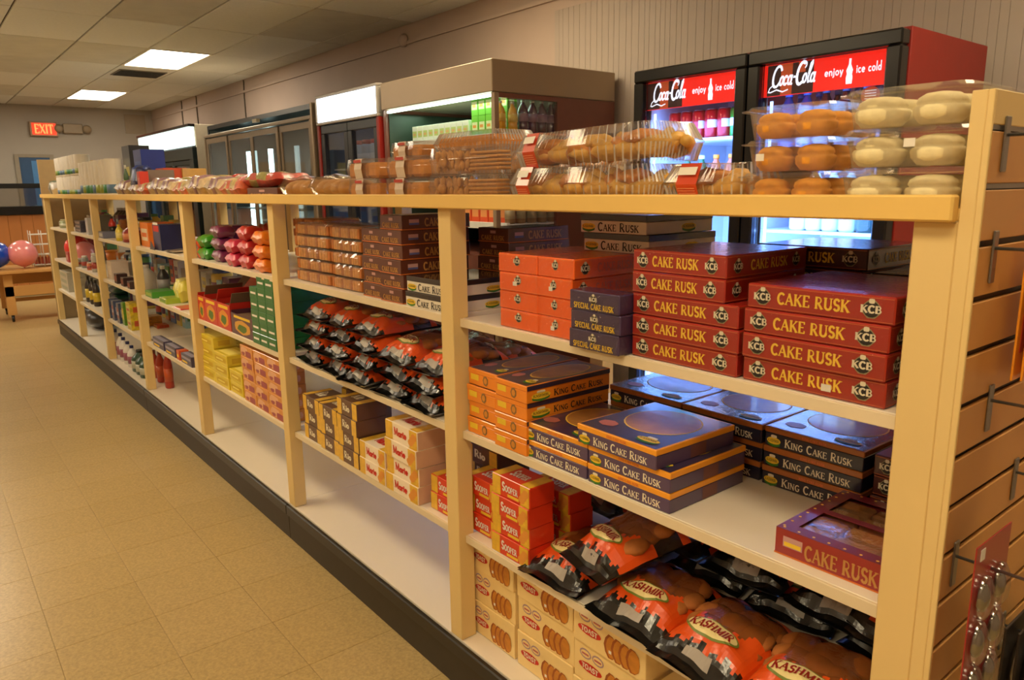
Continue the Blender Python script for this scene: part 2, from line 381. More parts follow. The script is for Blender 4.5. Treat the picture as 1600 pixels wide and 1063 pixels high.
obj('top_board', MB().box(.03, .62, -.055, 7*BAY+.005, TOP-.017, TOP-.0005, m_rail), un)
rl = MB()
obj('rail', MB().box(-.022, .0005, -.057, 7*BAY+.02, 1.4198, 1.456, m_rail, .003), un)
obj('rail', MB().box(.62, .645, -.057, 7*BAY+.02, 1.4198, 1.456, m_rail, .003), un)
for k in range(0): obj('crosspiece', MB().box(.001, .619, k*BAY-.045, k*BAY-.015, 1.42-.0, TOP-.018, m_rail) if False else MB().box(.053, .574, k*BAY-.045, k*BAY-.02, S0, S0+.03, m_post), un)
obj('end_panel', MB().box(-.004, .65, 7*BAY+.0215, 7*BAY+.045, 0, 1.80, mat('kraft end board', (176, 150, 108), .6), .002), un)
for k in range(0, 7, 2):
    e = min((k+2)*BAY, 7*BAY+.02)
    kp = obj('kick_plate', MB().box(-.008, .6, k*BAY-.055 if k == 0 else k*BAY+.001, e-.001, .0, S0-.032, m_base, .002), un)
    obj('lip', MB().box(-.018, -.0005, k*BAY-.055 if k == 0 else k*BAY+.001, e-.001, S0-.05, S0-.004, mat('dark lip', (36, 30, 25), .35), .004), kp)
# ------------------------------------------------------------------ slatted end panel
sw = empty('slatwall_end', 'yellow slatted end panel with hooks closing the near end of the shelving', 'display panel', (0, -.0582, 0))
m_slat = mat('maple slat', (206, 150, 84), .4, scale=5, var=.1)
m_stl = mat('brushed steel', (150, 146, 140), .35, metal=.9)
obj('frame', MB().box(-.004, .65, -.02, -.001, 0, 1.589, m_post, .001), sw)
obj('edge_strip', MB().box(-.004, .001, -.0285, -.0201, 0, 1.589, m_post, .001), sw)
obj('top_strip', MB().box(.0012, .65, -.0285, -.0201, 1.5455, 1.589, m_post, .001), sw)
obj('groove_liner', MB().box(.0012, .65, -.0212, -.0201, .03, 1.545, m_dark), sw)
slm = MB().box(.0014, .65, -.0285, -.0214, 0, .0665, m_slat, .0012).data('slat')
ins = MB().box(.004, .65, -.027, -.0214, 0, .0068, m_stl).data('groove_insert')
for k in range(20):
    z = 1.5455-.0755*(k+1); obj('slat', slm, sw, (0, 0, z+.0005))
    if k in (0, 1): obj('groove_insert', ins, sw, (0, 0, z+.0688))
def X_at(px, Y, z):
    k = (px-800)/FPX; a = Vector((0, Y-CAM.y, z-CAM.z)); v_ = CR-k*CF
    return CAM.x-a.dot(v_)/v_.x
hk = MB().box(-.008, .008, -.003, 0, -.06, .012, m_stl, .001)
pr_ = MB().tube([(0, -.003, -.012), (0, -.17, -.012), (0, -.182, .004)], .0024, m_stl, 8)
HK = Proto('peg_hook', 'hook', [P('plate', hk), P('prong', pr_)])
YS = -.0872
for X, z, lb in ((.045, 1.545, 'empty steel hook at the top of the slatted panel'), (.05, 1.395, 'steel hook beside the hanging yellow packets'),
                 (.105, 1.168, 'bare chrome hook below the hanging yellow packets'), (.04, .94, 'chrome hook carrying the red blister card'),
                 (.26, 1.015, 'dark steel hook right of the red blister card'), (.3, .72, 'low steel hook carrying dark blister packs')):
    HK.put(lb, (X, YS, z))
mo, mr_ = mat('packet orange', (240, 150, 30), .35, coat=.5), mat('packet red', (190, 40, 25), .35, coat=.5)
pk = MB().box(-.045, .045, -.0015, .0015, -.2, 0, mo, .0008); pk2 = MB().box(-.03, .03, -.0022, -.0017, -.16, -.05, mr_)
PK = Proto('seasoning_packet', 'packet', [P('pouch', pk), P('print', pk2)])
for q in range(7): PK.put('thin orange packet hanging on the slatted panel, %s from the panel' % ('first', 'second', 'third', 'fourth', 'fifth', 'sixth', 'seventh')[q], (.17+.006*q, -.105-.011*q, 1.385), 0, 'orange packets on the slatted panel')
cr = mat('blister card red', (158, 30, 34), .35, coat=.4)
card = empty('blister_card', 'tall red card with rows of clear oval blisters on the slatted panel', 'blister card', (.03, -.135, .95))
obj('card', MB().box(-.055, .075, -.001, .001, -.36, .03, cr, .0005), card)
bz = clear('blister plastic', (.9, .9, .9), .25)
for i in range(2):
    for j in range(5):
        b_ = MB(); b_.ball(0, 0, 0, .019, .012, .03, mat('blister item', (120, 112, 96), .25, metal=.6), 10, 6)
        o = obj('charm', b_, card, (-.022+.06*i, -.004, -.055-j*.072)); o.scale = (.75, .8, .75)
        obj('blister', MB().ball(0, -.002, 0, .023, .014, .036, bz, 10, 6), card, (-.022+.06*i, -.003, -.055-j*.072))
obj('tag', MB().box(-.04, -.025, -.002, -.0012, .005, .022, mat('white tag', (230, 225, 215), .5)), card)
dk = MB().box(-.06, .06, -.002, .002, -.16, 0, mat('dark card', (42, 34, 28), .5), .001)
DK = Proto('blister_pack', 'blister pack', [P('card', dk), P('bubble', MB().ball(0, -.012, -.09, .045, .016, .055, bz, 10, 6), None)])
for q in range(4): DK.put('dark carded blister pack low on the slatted panel, %s from the panel' % ('first', 'second', 'third', 'fourth')[q], (.3, -.11-.02*q, .735), 0, 'dark blister packs low on the slatted panel')
# ================================================================== COOLERS
m_blk = mat('black enamel', (16, 15, 17), .25, spec=.5)
m_red = mat('cooler red', (138, 28, 20), .45)
m_wht = mat('liner white', (225, 228, 232), .5)
m_ss = mat('stainless header', (168, 150, 128), .38, metal=.6, scale=2)
m_mar = mat('maroon side', (112, 62, 50), .35, coat=.3)
gls = clear('cooler glass', (.96, .97, 1), .05, .02)
def arealight(parent, loc, size, sy, col, e, rot):
    l = bpy.data.lights.new('cooler_fill', 'AREA'); l.shape = 'RECTANGLE'; l.size = size; l.size_y = sy; l.color = col; l.energy = e  # unseen area light added to carry the glow of the cooler strips
    o = bpy.data.objects.new('cooler_fill', l); COL.objects.link(o); o.parent = parent; o.location = loc; o.rotation_euler = rot
    return o
def shell(root, W, D, H, ms, zb=.15, liner=m_wht, t=.04):
    b = MB(); b.box(-W/2, -W/2+t, 0.03, D, 0, H, ms, .003).box(W/2-t, W/2, .03, D, 0, H, ms, .003).box(-W/2+t, W/2-t, D-t, D, 0, H, ms).box(-W/2+t, W/2-t, .03, D-t, H-t, H, ms).box(-W/2+t, W/2-t, .03, D-t, 0, zb, ms)
    obj('cabinet', b, root)
    t += .001
    l = MB(); l.box(-W/2+t, W/2-t, D-t-.006, D-t, zb+.001, H-t, liner).box(-W/2+t, -W/2+t+.004, .04, D-t-.007, zb+.001, H-t, liner).box(W/2-t-.004, W/2-t, .04, D-t-.007, zb+.001, H-t, liner).box(-W/2+t+.005, W/2-t-.005, .04, D-t-.007, zb+.001, zb+.006, liner)
    obj('liner', l, root)
def cooler(label, X, Yn, Yf, D, H, ms, **k):
    W = Yf-Yn; r = empty('drinks_cooler', label, 'cooler', (X, (Yn+Yf)/2, 0), RZ); shell(r, W, D, H, ms, **k); return r, W
def frame_mb(x0, x1, z0, z1, fw, y0, y1, m_, b=.004):
    f = MB(); f.box(x0, x1, y0, y1, z1-fw, z1, m_, b).box(x0, x1, y0, y1, z0, z0+fw, m_, b).box(x0, x0+fw, y0, y1, z0+fw, z1-fw, m_, b).box(x1-fw, x1, y0, y1, z0+fw, z1-fw, m_, b); return f
# --- red two-door cooler
A, WA = cooler('red two-door drinks cooler with lit signs and black door frames behind the near shelves', 1.57, .74, 1.93, .68, 1.985, m_red)
signred, signdk, signor, signwh = emit('sign red', (.80, .012, .006), 1.0), emit('sign dark photo', (.03, .006, .006), .5), emit('sign amber', (.5, .07, .015), .6), emit('sign white', (.85, .9, 1), 1.1)
def cola(mb, o, R_, U_, w, h, m_):
    o, R_, U_ = Vector(o), Vector(R_), Vector(U_)
    cq = [0]; nn = R_.cross(U_).normalized()
    def put(x, y):
        cq[0] += 1
        return tuple(o+R_*((x+.22*y)*w/2.75)+U_*(y*h)+nn*(((cq[0]-1)//4) % 20)*2e-5)
    b = .05
    for pts, q in ((arc(.38, .52, .25, .48, 35, 320, 16), b*1.2), ([(.2, .12), (.04, .0), (.0, -.18), (.14, -.2), (.5, -.1), (.9, -.22), (1.2, -.14)], b*.6),
                   (arc(.70, .3, .1, .2, 0, 360, 10), b), (arc(.95, .3, .1, .2, 45, 315, 9), b), (arc(1.2, .3, .1, .2, 0, 360, 10), b), ([(1.3, .5), (1.3, .12), (1.38, .1)], b),
                   ([(1.42, .42), (1.54, .42)], b), (arc(1.84, .55, .24, .5, 60, 300, 14), b*1.4), (arc(1.95, .9, .1, .14, 150, -60, 6), b*.7),
                   (arc(2.1, .3, .1, .2, 0, 360, 10), b), ([(2.28, .5), (2.3, .95), (2.38, 1.05), (2.4, .9), (2.3, .3), (2.34, .1), (2.42, .12)], b*.9), (arc(2.56, .3, .1, .2, 0, 360, 10), b), ([(2.66, .5), (2.66, .12), (2.74, .1)], b)):
        stroke(mb, pts, q, put, m_)
for s in (-1, 1):
    x0, x1 = (-WA/2+.004, -.003) if s < 0 else (.003, WA/2-.004)
    d = obj('door', frame_mb(x0, x1, .22, 1.975, .052, -.03, .028, m_blk, .006), A, label='black framed glass door')
    obj('pane', MB().box(x0+.053, x1-.053, -.004, .002, .273, 1.922, gls), d)
    obj('seal', frame_mb(x0+.045, x1-.045, .265, 1.93, .012, .0285, .033, mat('seal grey', (110, 112, 118), .4, metal=.5), 0), d)
    a, b_ = x0+.0545, x1-.0545; w_ = b_-a
    obj('sign_panel', MB().box(a, b_, .006, .012, 1.803, 1.92, signred), d, label='lit red header sign')
    pc = MB(); q = (0, .0052, 0)
    rect(pc, (a+.03*w_ if s > 0 else a, .0056, 1.805), FX, FZ, w_*(.40 if s > 0 else .41), .113, signdk)
    rect(pc, (a+w_*.15, .0054, 1.805), FX, FZ, w_*.1, .113, signor); rect(pc, (a+w_*.3, .0054, 1.88), FX, FZ, w_*.06, .038, signor)
    cola(pc, (a+w_*.05, .0048, 1.834), FX, FZ, w_*.39, .078, signwh)
    text(pc, 'enjoy', (a+w_*.52, .005, 1.853), FX, FZ, w_*.15, .03, signwh, .07, serif=False)
    text(pc, 'ice cold', (a+w_*.765, .005, 1.853), FX, FZ, w_*.19, .03, signwh, .07, serif=False)
    bx = a+w_*.715
    pts = [(-.008, 0), (.008, 0), (.009, .02), (.007, .03), (.009, .042), (.003, .06), (.003, .078), (-.003, .078), (-.003, .06), (-.009, .042), (-.007, .03), (-.009, .02)]
    pc.poly([(bx+u_*1.35, .005, 1.818+v_*1.1) for u_, v_ in pts], signwh)
    obj('sign_print', pc, d, label='white script and bottle outline')
    if s > 0:
        st = MB(); disc(st, (b_-.05, -.0046, 1.77), FX, FZ, .034, .03, mat('sticker red', (215, 70, 50), .4), 20)
        for k_ in range(4): rect(st, (b_-.07, -.0049, 1.785-k_*.009), FX, FZ, .04, .002, signwh)
        obj('round_sticker', st, d)
    for x_ in (x0+.066, x1-.066):
        obj('light_strip', MB().box(x_-.005, x_+.005, .045, .051, .4, 1.79, emit('led strip', (.4, .65, 1), 3.5)), A)
    arealight(A, ((x0+x1)/2, .05, 1.1), .5, 1.3, BLUE, 28, (pi/2, 0, 0))
obj('grille', MB().box(-WA/2+.01, WA/2-.01, -.02, .028, .02, .21, m_blk, .004), A)
# --- open fronted stainless cooler
B, WB = cooler('open stainless-topped cooler with maroon side and side window between the red coolers', 1.42, 2.81, 4.0, .93, 2.14, m_mar, liner=mat('green grey liner', (70, 84, 74), .4), zb=.95) if False else (None, 0)
B = empty('drinks_cooler', 'open stainless-topped cooler with maroon side and side window, stocked with juices', 'cooler', (1.42, 3.405, 0), RZ); WB = 1.19
lb_ = mat('green grey liner', (46, 58, 46), .4)
b = MB(); b.box(-.595, -.565, 0, .93, 0, 2.1, m_mar).box(-.56, .56, .87, .93, 0, 2.1, m_mar)
b.box(.565, .595, .46, .93, 0, 1.97, m_mar).box(.565, .595, .035, .46, 0, 1.12, m_mar).box(.565, .595, .035, .46, 1.945, 1.97, m_mar).box(-.56, .56, .0, .87, 0, 1.09, m_mar)
obj('cabinet', b, B, label='maroon body'); obj('liner', MB().box(-.56, .56, .855, .868, 1.09, 1.95, lb_).box(-.564, -.556, .02, .85, 1.1, 1.95, lb_), B)
obj('header', MB().box(-.597, .598, -.012, .93, 1.972, 2.14, m_ss, .004), B, label='brushed stainless header')
obj('corner_post', MB().box(.57, .6, 0, .034, .05, 1.971, m_ss, .003), B)
obj('side_pane', MB().box(.574, .58, .036, .459, 1.121, 1.944, gls), B)
obj('light_strip', MB().box(-.56, .56, .01, .03, 1.952, 1.966, emit('cooler tube', (.75, 1, .8), 5)), B)
arealight(B, (0, .2, 1.945), 1.05, .2, (.7, 1, .75), 3.5, (0, 0, 0))
BS = [1.765, 1.51, 1.265, 1.1]
for z in BS[:3]:
    o = obj('shelf', MB().box(-.55, .562, .13, .85, z-.012, z, m_wht, .002), B)
    obj('price_rail', MB().box(-.55, .562, .105, .129, z-.032, z+.006, mat('price rail white', (232, 232, 225), .35), .001), o)
# --- narrow cooler with light box
Cc, WC = cooler('narrow drinks cooler with glowing blank light box and red side trims', 1.42, 4.03, 4.98, .8, 2.15, m_blk, liner=mat('grey blue liner', (80, 100, 120), .5))
obj('light_box', MB().box(-WC/2+.02, WC/2-.02, -.02, .028, 1.955, 2.135, emit('light box', (.82, .92, 1), 2.2), .004), Cc)
obj('light_box_frame', frame_mb(-WC/2, WC/2, 1.94, 2.15, .0195, -.025, .028, mat('pale trim', (175, 170, 165), .35, metal=.5)), Cc)
for x_ in (-WC/2, WC/2-.035): obj('side_trim', MB().box(x_, x_+.035, -.02, .028, .1, 1.938, m_red, .003), Cc)
for x0, x1 in ((-WC/2+.037, -.002), (.002, WC/2-.037)):
    d = obj('door', frame_mb(x0, x1, .12, 1.935, .06, -.01, .028, mat('blue black frame', (24, 26, 34), .3)), Cc); obj('pane', MB().box(x0+.061, x1-.061, .005, .01, .181, 1.874, gls), d)
obj('light_strip', MB().box(.2, .25, .5, .52, .5, 1.78, emit('cooler tube blue', (.6, .82, 1), 6)), Cc)
for z in (1.62, 1.36): obj('shelf', MB().box(-WC/2+.05, WC/2-.05, .08, .72, z-.01, z, m_wht), Cc)
obj('strip_light', MB().box(-.3, -.27, .5, .52, .5, 1.7, emit('cooler tube dim', (.4, .6, .75), .8)), Cc)
# --- four-door black cooler
Dd, WD = cooler('wide black four-door cooler with brown sliding door frames and bright tubes inside', 1.42, 5.06, 7.74, .8, 2.125, m_blk, liner=mat('dim liner', (92, 92, 84), .5))
m_brn = mat('bronze frame', (140, 122, 100), .35, metal=.4)
obj('surround', frame_mb(-WD/2+.03, WD/2-.03, .2, 2.03, .03, -.02, .028, m_brn), Dd)
dw = (WD-.13)/4
for k in range(4):
    x0 = -WD/2+.062+dw*k; yy = .0 if k % 2 else -.012
    d = obj('door', frame_mb(x0, x0+dw-.002, .24, 1.99, .05, yy, yy+.011, m_brn, .002), Dd, label='sliding glass door'); obj('pane', MB().box(x0+.051, x0+dw-.053, yy+.004, yy+.008, .291, 1.939, gls), d)
for k, (x_, e_) in enumerate(((-.98, 7), (-.38, 8), (-.80, 1.2), (.25, .5))): obj('light_strip', MB().box(x_-.035, x_+.035, .3, .32, .35, 1.86, emit('tube %d' % k, (.72, 1, .95), e_)), Dd)
obj('badge', MB().box(.05, .15, -.004, .028, 2.06, 2.09, mat('pale badge', (200, 190, 165), .4)), Dd)
obj('corner_trim', MB().box(WD/2-.028, WD/2, -.02, .028, .1, 2.12, m_ss, .002), Dd)
for z in (1.6, 1.3): obj('shelf', MB().box(-WD/2+.05, WD/2-.05, .1, .7, z-.01, z, mat('wire shelf grey', (96, 98, 92), .4)), Dd)
# --- far cooler
Ee, WE = cooler('far black cooler with glowing white light box, beyond the four-door cooler', 1.42, 8.15, 10.45, .8, 2.18, mat('pale side', (176, 164, 142), .6), liner=m_gap)
obj('light_box', MB().box(-WE/2+.03, WE/2-.03, -.03, .028, 1.955, 2.15, emit('light box b', (.82, 1, .93), 1.6), .004), Ee)
obj('front_frame', frame_mb(-WE/2, WE/2, .1, 1.94, .13, -.02, .028, mat('green black', (24, 34, 32), .35)), Ee)
obj('cap', MB().box(-WE/2, WE/2, -.04, .028, 2.152, 2.18, m_blk), Ee)
for k in range(3):
    x0 = -WE/2+.13+k*(WE-.26)/3; x1 = x0+(WE-.26)/3
    d = obj('door', frame_mb(x0+.002, x1-.002, .235, 1.805, .05, -.01, .02, mat('green black', (24, 34, 32))), Ee); obj('pane', MB().box(x0+.053, x1-.053, 0, .005, .29, 1.75, gls), d)
# ================================================================== PACKAGE KINDS
gold = mat('print gold', (252, 206, 70), .45); cream = mat('print cream', (236, 226, 200), .5); prd = mat('print dark', (30, 24, 24), .5)
pwh = mat('print white', (236, 230, 222), .5); pred = mat('print red', (205, 40, 24), .5); pyel = mat('print yellow', (240, 200, 50), .5); pgrn = mat('print green', (60, 120, 40), .5)
stick = mat('price sticker', (238, 232, 220), .5)
E0 = .0005
def wrap(w, d, h, seed, amp=.0016):
    """crumpled clear film over the front, the top edge and the right side of a box"""
    rn = random.Random(seed); m_ = clear('shrink wrap', (1, 1, 1), .02, .13, bump=.6, scale=90); b = MB()
    def sheet(f, nu, nv, out):
        vs = []
        for j in range(nv+1):
            for i in range(nu+1):
                k = amp*(rn.uniform(.2, 1.6)+1.2*abs(sin(i*.9+j*1.7+seed))); p = f(i/nu, j/nv); vs.append((p[0]+out[0]*k, p[1]+out[1]*k, p[2]))
        b.add(vs, [(j*(nu+1)+i, j*(nu+1)+i+1, (j+1)*(nu+1)+i+1, (j+1)*(nu+1)+i) for j in range(nv) for i in range(nu)], m_)
    sheet(lambda u, v: (-w/2+w*u, -.0015, .001+(h-.002)*v), max(8, int(w/.011)), 5, (0, -1)); sheet(lambda u, v: (w/2+.0015, d*u, .001+(h-.002)*v), max(6, int(d/.014)), 4, (1, 0))
    return b
def emblem(mb, o, R_, U_, r):
    o = Vector(o); n = Vector(R_).cross(Vector(U_))*.00025
    disc(mb, o, R_, U_, r*1.02, r*1.08, mat('emblem edge', (150, 140, 100), .5), 16, .08); disc(mb, o+n, R_, U_, r*.93, r*.98, prd, 14)
    disc(mb, o+n*2+Vector(U_)*r*1.0, R_, U_, r*.34, r*.3, cream, 8, .2)
    text(mb, 'KCB', o+n*3+Vector(R_)*(-r*1.2)-Vector(U_)*(r*.38), R_, U_, r*2.4, r*.82, cream, .12)
def leaf_emblem(mb, o, R_, U_, rx, rz, lett=True):
    o = Vector(o); n = Vector(R_).cross(Vector(U_))*.00025
    disc(mb, o-Vector(U_)*rz*.35, R_, U_, rx*.92, rz*.7, pgrn, 12, .1); disc(mb, o+n, R_, U_, rx, rz*.62, pyel, 16)
    if lett: text(mb, 'KASHMIR', o+n*2-Vector(R_)*rx*.8-Vector(U_)*rz*.2, R_, U_, rx*1.6, rz*.45, prd, .07)
    disc(mb, o+n+Vector(U_)*rz*.75, R_, U_, rx*.45, rz*.28, cream, 8, .15)
def flines(mb, w, h, m_, d=None, zs=(.08, .92)):
    for z in zs:
        rect(mb, (-w/2+.002, -E0, z*h-.0005), FX, FZ, w-.004, .001, m_)
        if d: rect(mb, (w/2+E0, .002, z*h-.0005), SY, FZ, d-.004, .001, m_)
def kcb_box(name, w, d, h, body, line, txt='CAKE RUSK', narrow=False, tcol=gold, side=True):
    b = MB().box(-w/2, w/2, 0, d, 0, h, body, .0022); ln = MB(); em = []
    flines(ln, w, h, line, d)
    if not narrow:
        text(ln, txt, (-w*.27, -E0*1.6, h*.3), FX, FZ, w*.5, h*.42, tcol, .1)
        for x in (-.38, .36):
            e = MB(); emblem(e, (w*x, -E0*1.6, h*.5), FX, FZ, h*.3); em.append(e)
    else:
        e = MB(); emblem(e, (0, -E0*1.6, h*.62), FX, FZ, h*.22); em.append(e)
        if narrow == 2: text(ln, 'SPECIAL CAKE RUSK', (-w*.4, -E0*1.6, h*.12), FX, FZ, w*.8, h*.26, pyel, .1)
    if side:
        text(ln, 'CAKE RUSK', (w/2+E0*1.6, d*.28, h*.3), SY, FZ, d*.46, h*.4, tcol, .1)
        for y in (.13, .85):
            e = MB(); emblem(e, (w/2+E0*1.6, d*y, h*.5), SY, FZ, h*.27); em.append(e)
    return Proto(name, 'box', [P('carton', b)]+splitP('lettering', ln)+[P('emblem', e) for e in em]+([P('film_wrap', wrap(w, d, h, len(MATS), .0015 if narrow else .0004), 'clear crumpled film')] if narrow or body is redc else []), w, d, h)
redc = mat('red carton', (170, 38, 26), .4, coat=.9, crinkle=.25, var=.08); redl = mat('red carton line', (214, 110, 60), .5)
KR = kcb_box('cake_rusk_box', .24, .27, .0435, redc, redl)
drc = mat('dark maroon carton', (78, 28, 24), .4, coat=.9, crinkle=.2); KD = kcb_box('cake_rusk_box', .24, .25, .0435, drc, redl)
dgc = mat('dark green carton', (36, 40, 26), .4, coat=.9, crinkle=.2); KG = kcb_box('cake_rusk_box', .24, .25, .0435, dgc, redl)
orc = mat('orange wrapped carton', (255, 104, 22), .42, coat=1, crinkle=.9, var=.07)
KO = kcb_box('wrapped_rusk_box', .135, .27, .046, orc, mat('orange line', (250, 140, 70), .5), narrow=1, tcol=mat('faint print', (215, 110, 60), .5))
vic = mat('violet wrapped carton', (62, 44, 84), .42, coat=1, crinkle=.8)
KV = kcb_box('wrapped_rusk_box', .14, .06, .042, vic, vic, narrow=2, side=False)
# king size: lid band over a tray
def king(name, w, d, h, tray, lid, tcol, narrow=False, top=None):
    hb = h*.7
    b = MB().box(-w/2, w/2, 0, d, 0, hb, tray, .0015); l = MB().box(-w/2-.0012, w/2+.0012, -.0012, d+.0012, hb, h, lid, .0015)
    ln = MB(); y = -E0*1.4
    if not narrow:
        leaf_emblem(ln, (-w*.4, y, hb*.45), FX, FZ, w*.075, hb*.42)
        text(ln, 'KING CAKE RUSK', (-w*.28, y, hb*.2), FX, FZ, w*.68, hb*.55, tcol, .085, small=.78)
        text(ln, 'KING CAKE RUSK', (-w*.1, -.0012-E0, hb+h*.08), FX, FZ, w*.25, h*.12, redl, .1)
        rect(ln, (w/2+E0*1.4, d*.42, 0.002), SY, FZ, d*.2, hb-.003, mat('side print', (110, 66, 60), .5))
    else:
        disc(ln, (w*.1, y, hb*.6), FX, FZ, h*.26, h*.28, mat('grey seal', (140, 104, 60), .5), 14, .12); disc(ln, (w*.1, y-.0003, hb*.6), FX, FZ, h*.17, h*.19, mat('grey seal b', (214, 140, 50), .5), 10)
        rect(ln, (-w*.42, y, hb*.45), FX, FZ, w*.28, h*.35, pyel)
        leaf_emblem(ln, (w/2+E0*1.4, d*.16, hb*.48), SY, FZ, d*.11, hb*.42)
        text(ln, 'KING CAKE RUSK', (w/2+E0*1.4, d*.31, hb*.22), SY, FZ, d*.6, hb*.5, tcol, .085, small=.78)
        rect(ln, (w/2+.0012+E0, .001, hb+.001), SY, FZ, d-.002, h-hb-.002, mat('purple strip', (48, 36, 66), .45, coat=.6))
    tp = MB(); z = h+.0004
    tp.poly([(-w/2+.004, .003, z), (w/2-.004, .003, z), (w/2-.004, d-.004, z), (-w/2+.004, d-.004, z)], top)
    disc(tp, (w*.02, d*.58, z+.0003), FX, SY, w*.38, d*.34, gold, 28); disc(tp, (w*.02, d*.58, z+.0006), FX, SY, w*.365, d*.325, mat('biscuit picture', (196, 136, 64), .4, scale=30, var=.25, coat=.4), 28)
    disc(tp, (-w*.3, d*.2, z+.0009), FX, SY, w*.1, d*.07, mat('top blurb', (190, 110, 100), .4), 12, .1); leaf_emblem(tp, (w*.28, d*.13, z+.0012), FX, SY, w*.13, d*.07)
    return Proto(name, 'box', [P('tray', b), P('lid', l), P('top_print', tp)]+splitP('lettering', ln), w, d, h)
pur = mat('purple carton', (80, 60, 98), .4, coat=.7, crinkle=.1); kor = mat('king orange', (246, 162, 36), .4, coat=.5)
purt = mat('purple lid glossy', (58, 48, 82), .3, coat=1, crinkle=.12)
KP = king('king_rusk_box', .235, .26, .0445, pur, kor, cream, top=purt)
navy = mat('navy carton', (30, 28, 48), .4, coat=.7); kdo = mat('king dark orange', (170, 96, 34), .4, coat=.5)
KN = king('king_rusk_box', .235, .24, .0445, navy, kdo, cream, top=mat('blue film lid', (52, 54, 84), .25, coat=1, crinkle=.35))  # blue reflection of the cooler light put into the lid colour
KK = king('king_rusk_box', .137, .29, .0455, mat('king orange body', (242, 140, 30), .42, coat=.6), mat('king orange body', (222, 128, 34)), prd, narrow=True, top=mat('brown lid glossy', (96, 62, 40), .3, coat=1))
# brown window boxes, white boxes
bro = mat('brown carton', (96, 48, 34), .42, coat=.7, crinkle=.15); brl = mat('orange foot line', (206, 110, 40), .5); brg = mat('dull gold', (190, 136, 70), .5)
def brown_box():
    w, d, h = .135, .25, .044
    b = MB().box(-w/2, w/2, 0, d, .0015, h, bro, .0015).box(-w/2-.001, w/2+.001, -.001, d, 0, .0032, brl, .0008); ln = MB(); y = -E0*1.5
    text(ln, 'CAKE RUSK', (-w*.38, y, h*.16), FX, FZ, w*.76, h*.3, brg, .11); rect(ln, (-w*.08, y, h*.62), FX, FZ, w*.18, h*.2, mat('pink flag', (196, 150, 146), .5))
    s = w/2+E0*1.5
    rect(ln, (s, d*.1, h*.34), SY, FZ, d*.14, h*.38, mat('pink flag', (196, 150, 146))); rect(ln, (s+.0003, d*.1, h*.34), SY, FZ, d*.14, h*.14, mat('blue flag', (90, 96, 150), .5))
    text(ln, 'CAKE RUSK', (s, d*.32, h*.24), SY, FZ, d*.56, h*.5, brg, .11)
    return Proto('cake_rusk_box', 'box', [P('carton', b)]+splitP('lettering', ln)+[P('top_film', MB().box(-w/2+.008, w/2-.008, .008, d-.008, h, h+.0006, mat('brown window film', (70, 46, 38), .2, coat=1)))], w, d, h)
KB = brown_box()
whb = mat('white carton', (232, 222, 204), .45, coat=.5); blk = mat('black brown lid', (44, 34, 30), .35, coat=.9)
def white_box():
    w, d, h = .225, .25, .045
    b = MB().box(-w/2, w/2, 0, d, 0, h*.66, whb, .0012); l = MB().box(-w/2-.001, w/2+.001, -.001, d, h*.66, h, blk, .0012); ln = MB(); y = -E0*1.4
    leaf_emblem(ln, (-w*.37, y, h*.34), FX, FZ, w*.11, h*.28); text(ln, 'CAKE RUSK', (-w*.22, y, h*.12), FX, FZ, w*.62, h*.42, prd, .085, small=.8)
    leaf_emblem(ln, (w/2+E0*1.4, d*.62, h*.34), SY, FZ, d*.11, h*.28)
    return Proto('cake_rusk_box', 'box', [P('tray', b), P('lid', l)]+splitP('lettering', ln), w, d, h)
KW = white_box()
def window_box():
    w, d, h = .25, .25, .05; rb = mat('crimson carton', (150, 30, 34), .4, coat=.8)
    b = MB().box(-w/2, w/2, 0, .003, .002, h, rb).box(-w/2, w/2, d-.003, d, .002, h, rb).box(-w/2, -w/2+.003, .003, d-.003, .002, h, rb).box(w/2-.003, w/2, .003, d-.003, .002, h, rb).box(-w/2-.001, w/2+.001, -.001, d, 0, .0025, brl)
    t = MB(); z = h
    for a in ((-w/2, w/2, 0, .028), (-w/2, w/2, d-.028, d), (-w/2, -w/2+.028, .028, d-.028), (w/2-.028, w/2, .028, d-.028), (-w/2+.028, w/2-.028, .118, .136)): t.box(*a, z, z+.001, mat('crimson top', (120, 28, 50), .3, coat=1))
    dots = MB()
    for i in range(9):
        for y in (.008, d-.008): disc(dots, (-w/2+.012+i*.028, y, z+.0014), FX, SY, .0028, .0028, gold, 8)
        for x in (-w/2+.008, w/2-.008): disc(dots, (x, .014+i*.027, z+.0014), FX, SY, .0028, .0028, gold, 8)
    rus = MB().box(-.04, .04, 0, .034, 0, .018, mat('rusk slice', (196, 132, 66), .7, scale=60, var=.2, bump=.4), .004).data('rusk_slice')
    ln = MB(); rect(ln, (-w*.44, -E0, h*.36), FX, FZ, w*.15, h*.4, mat('pink flag', (196, 150, 146))); rect(ln, (-w*.43, -E0*2, h*.4), FX, FZ, w*.13, h*.16, pyel)
    text(ln, 'CAKE RUSK', (-w*.27, -E0*1.5, h*.18), FX, FZ, w*.52, h*.5, brg, .1)
    r = Proto('window_rusk_box', 'box', [P('carton', b), P('top_frame', t), P('dots', dots), P('lettering', ln), P('window_film', MB().box(-w/2+.02, w/2-.02, .02, d-.02, h-.003, h-.002, clear('window film', gloss=.07, bump=.08)))], w, d, h)
    return r, rus
KX, RUSM = window_box()
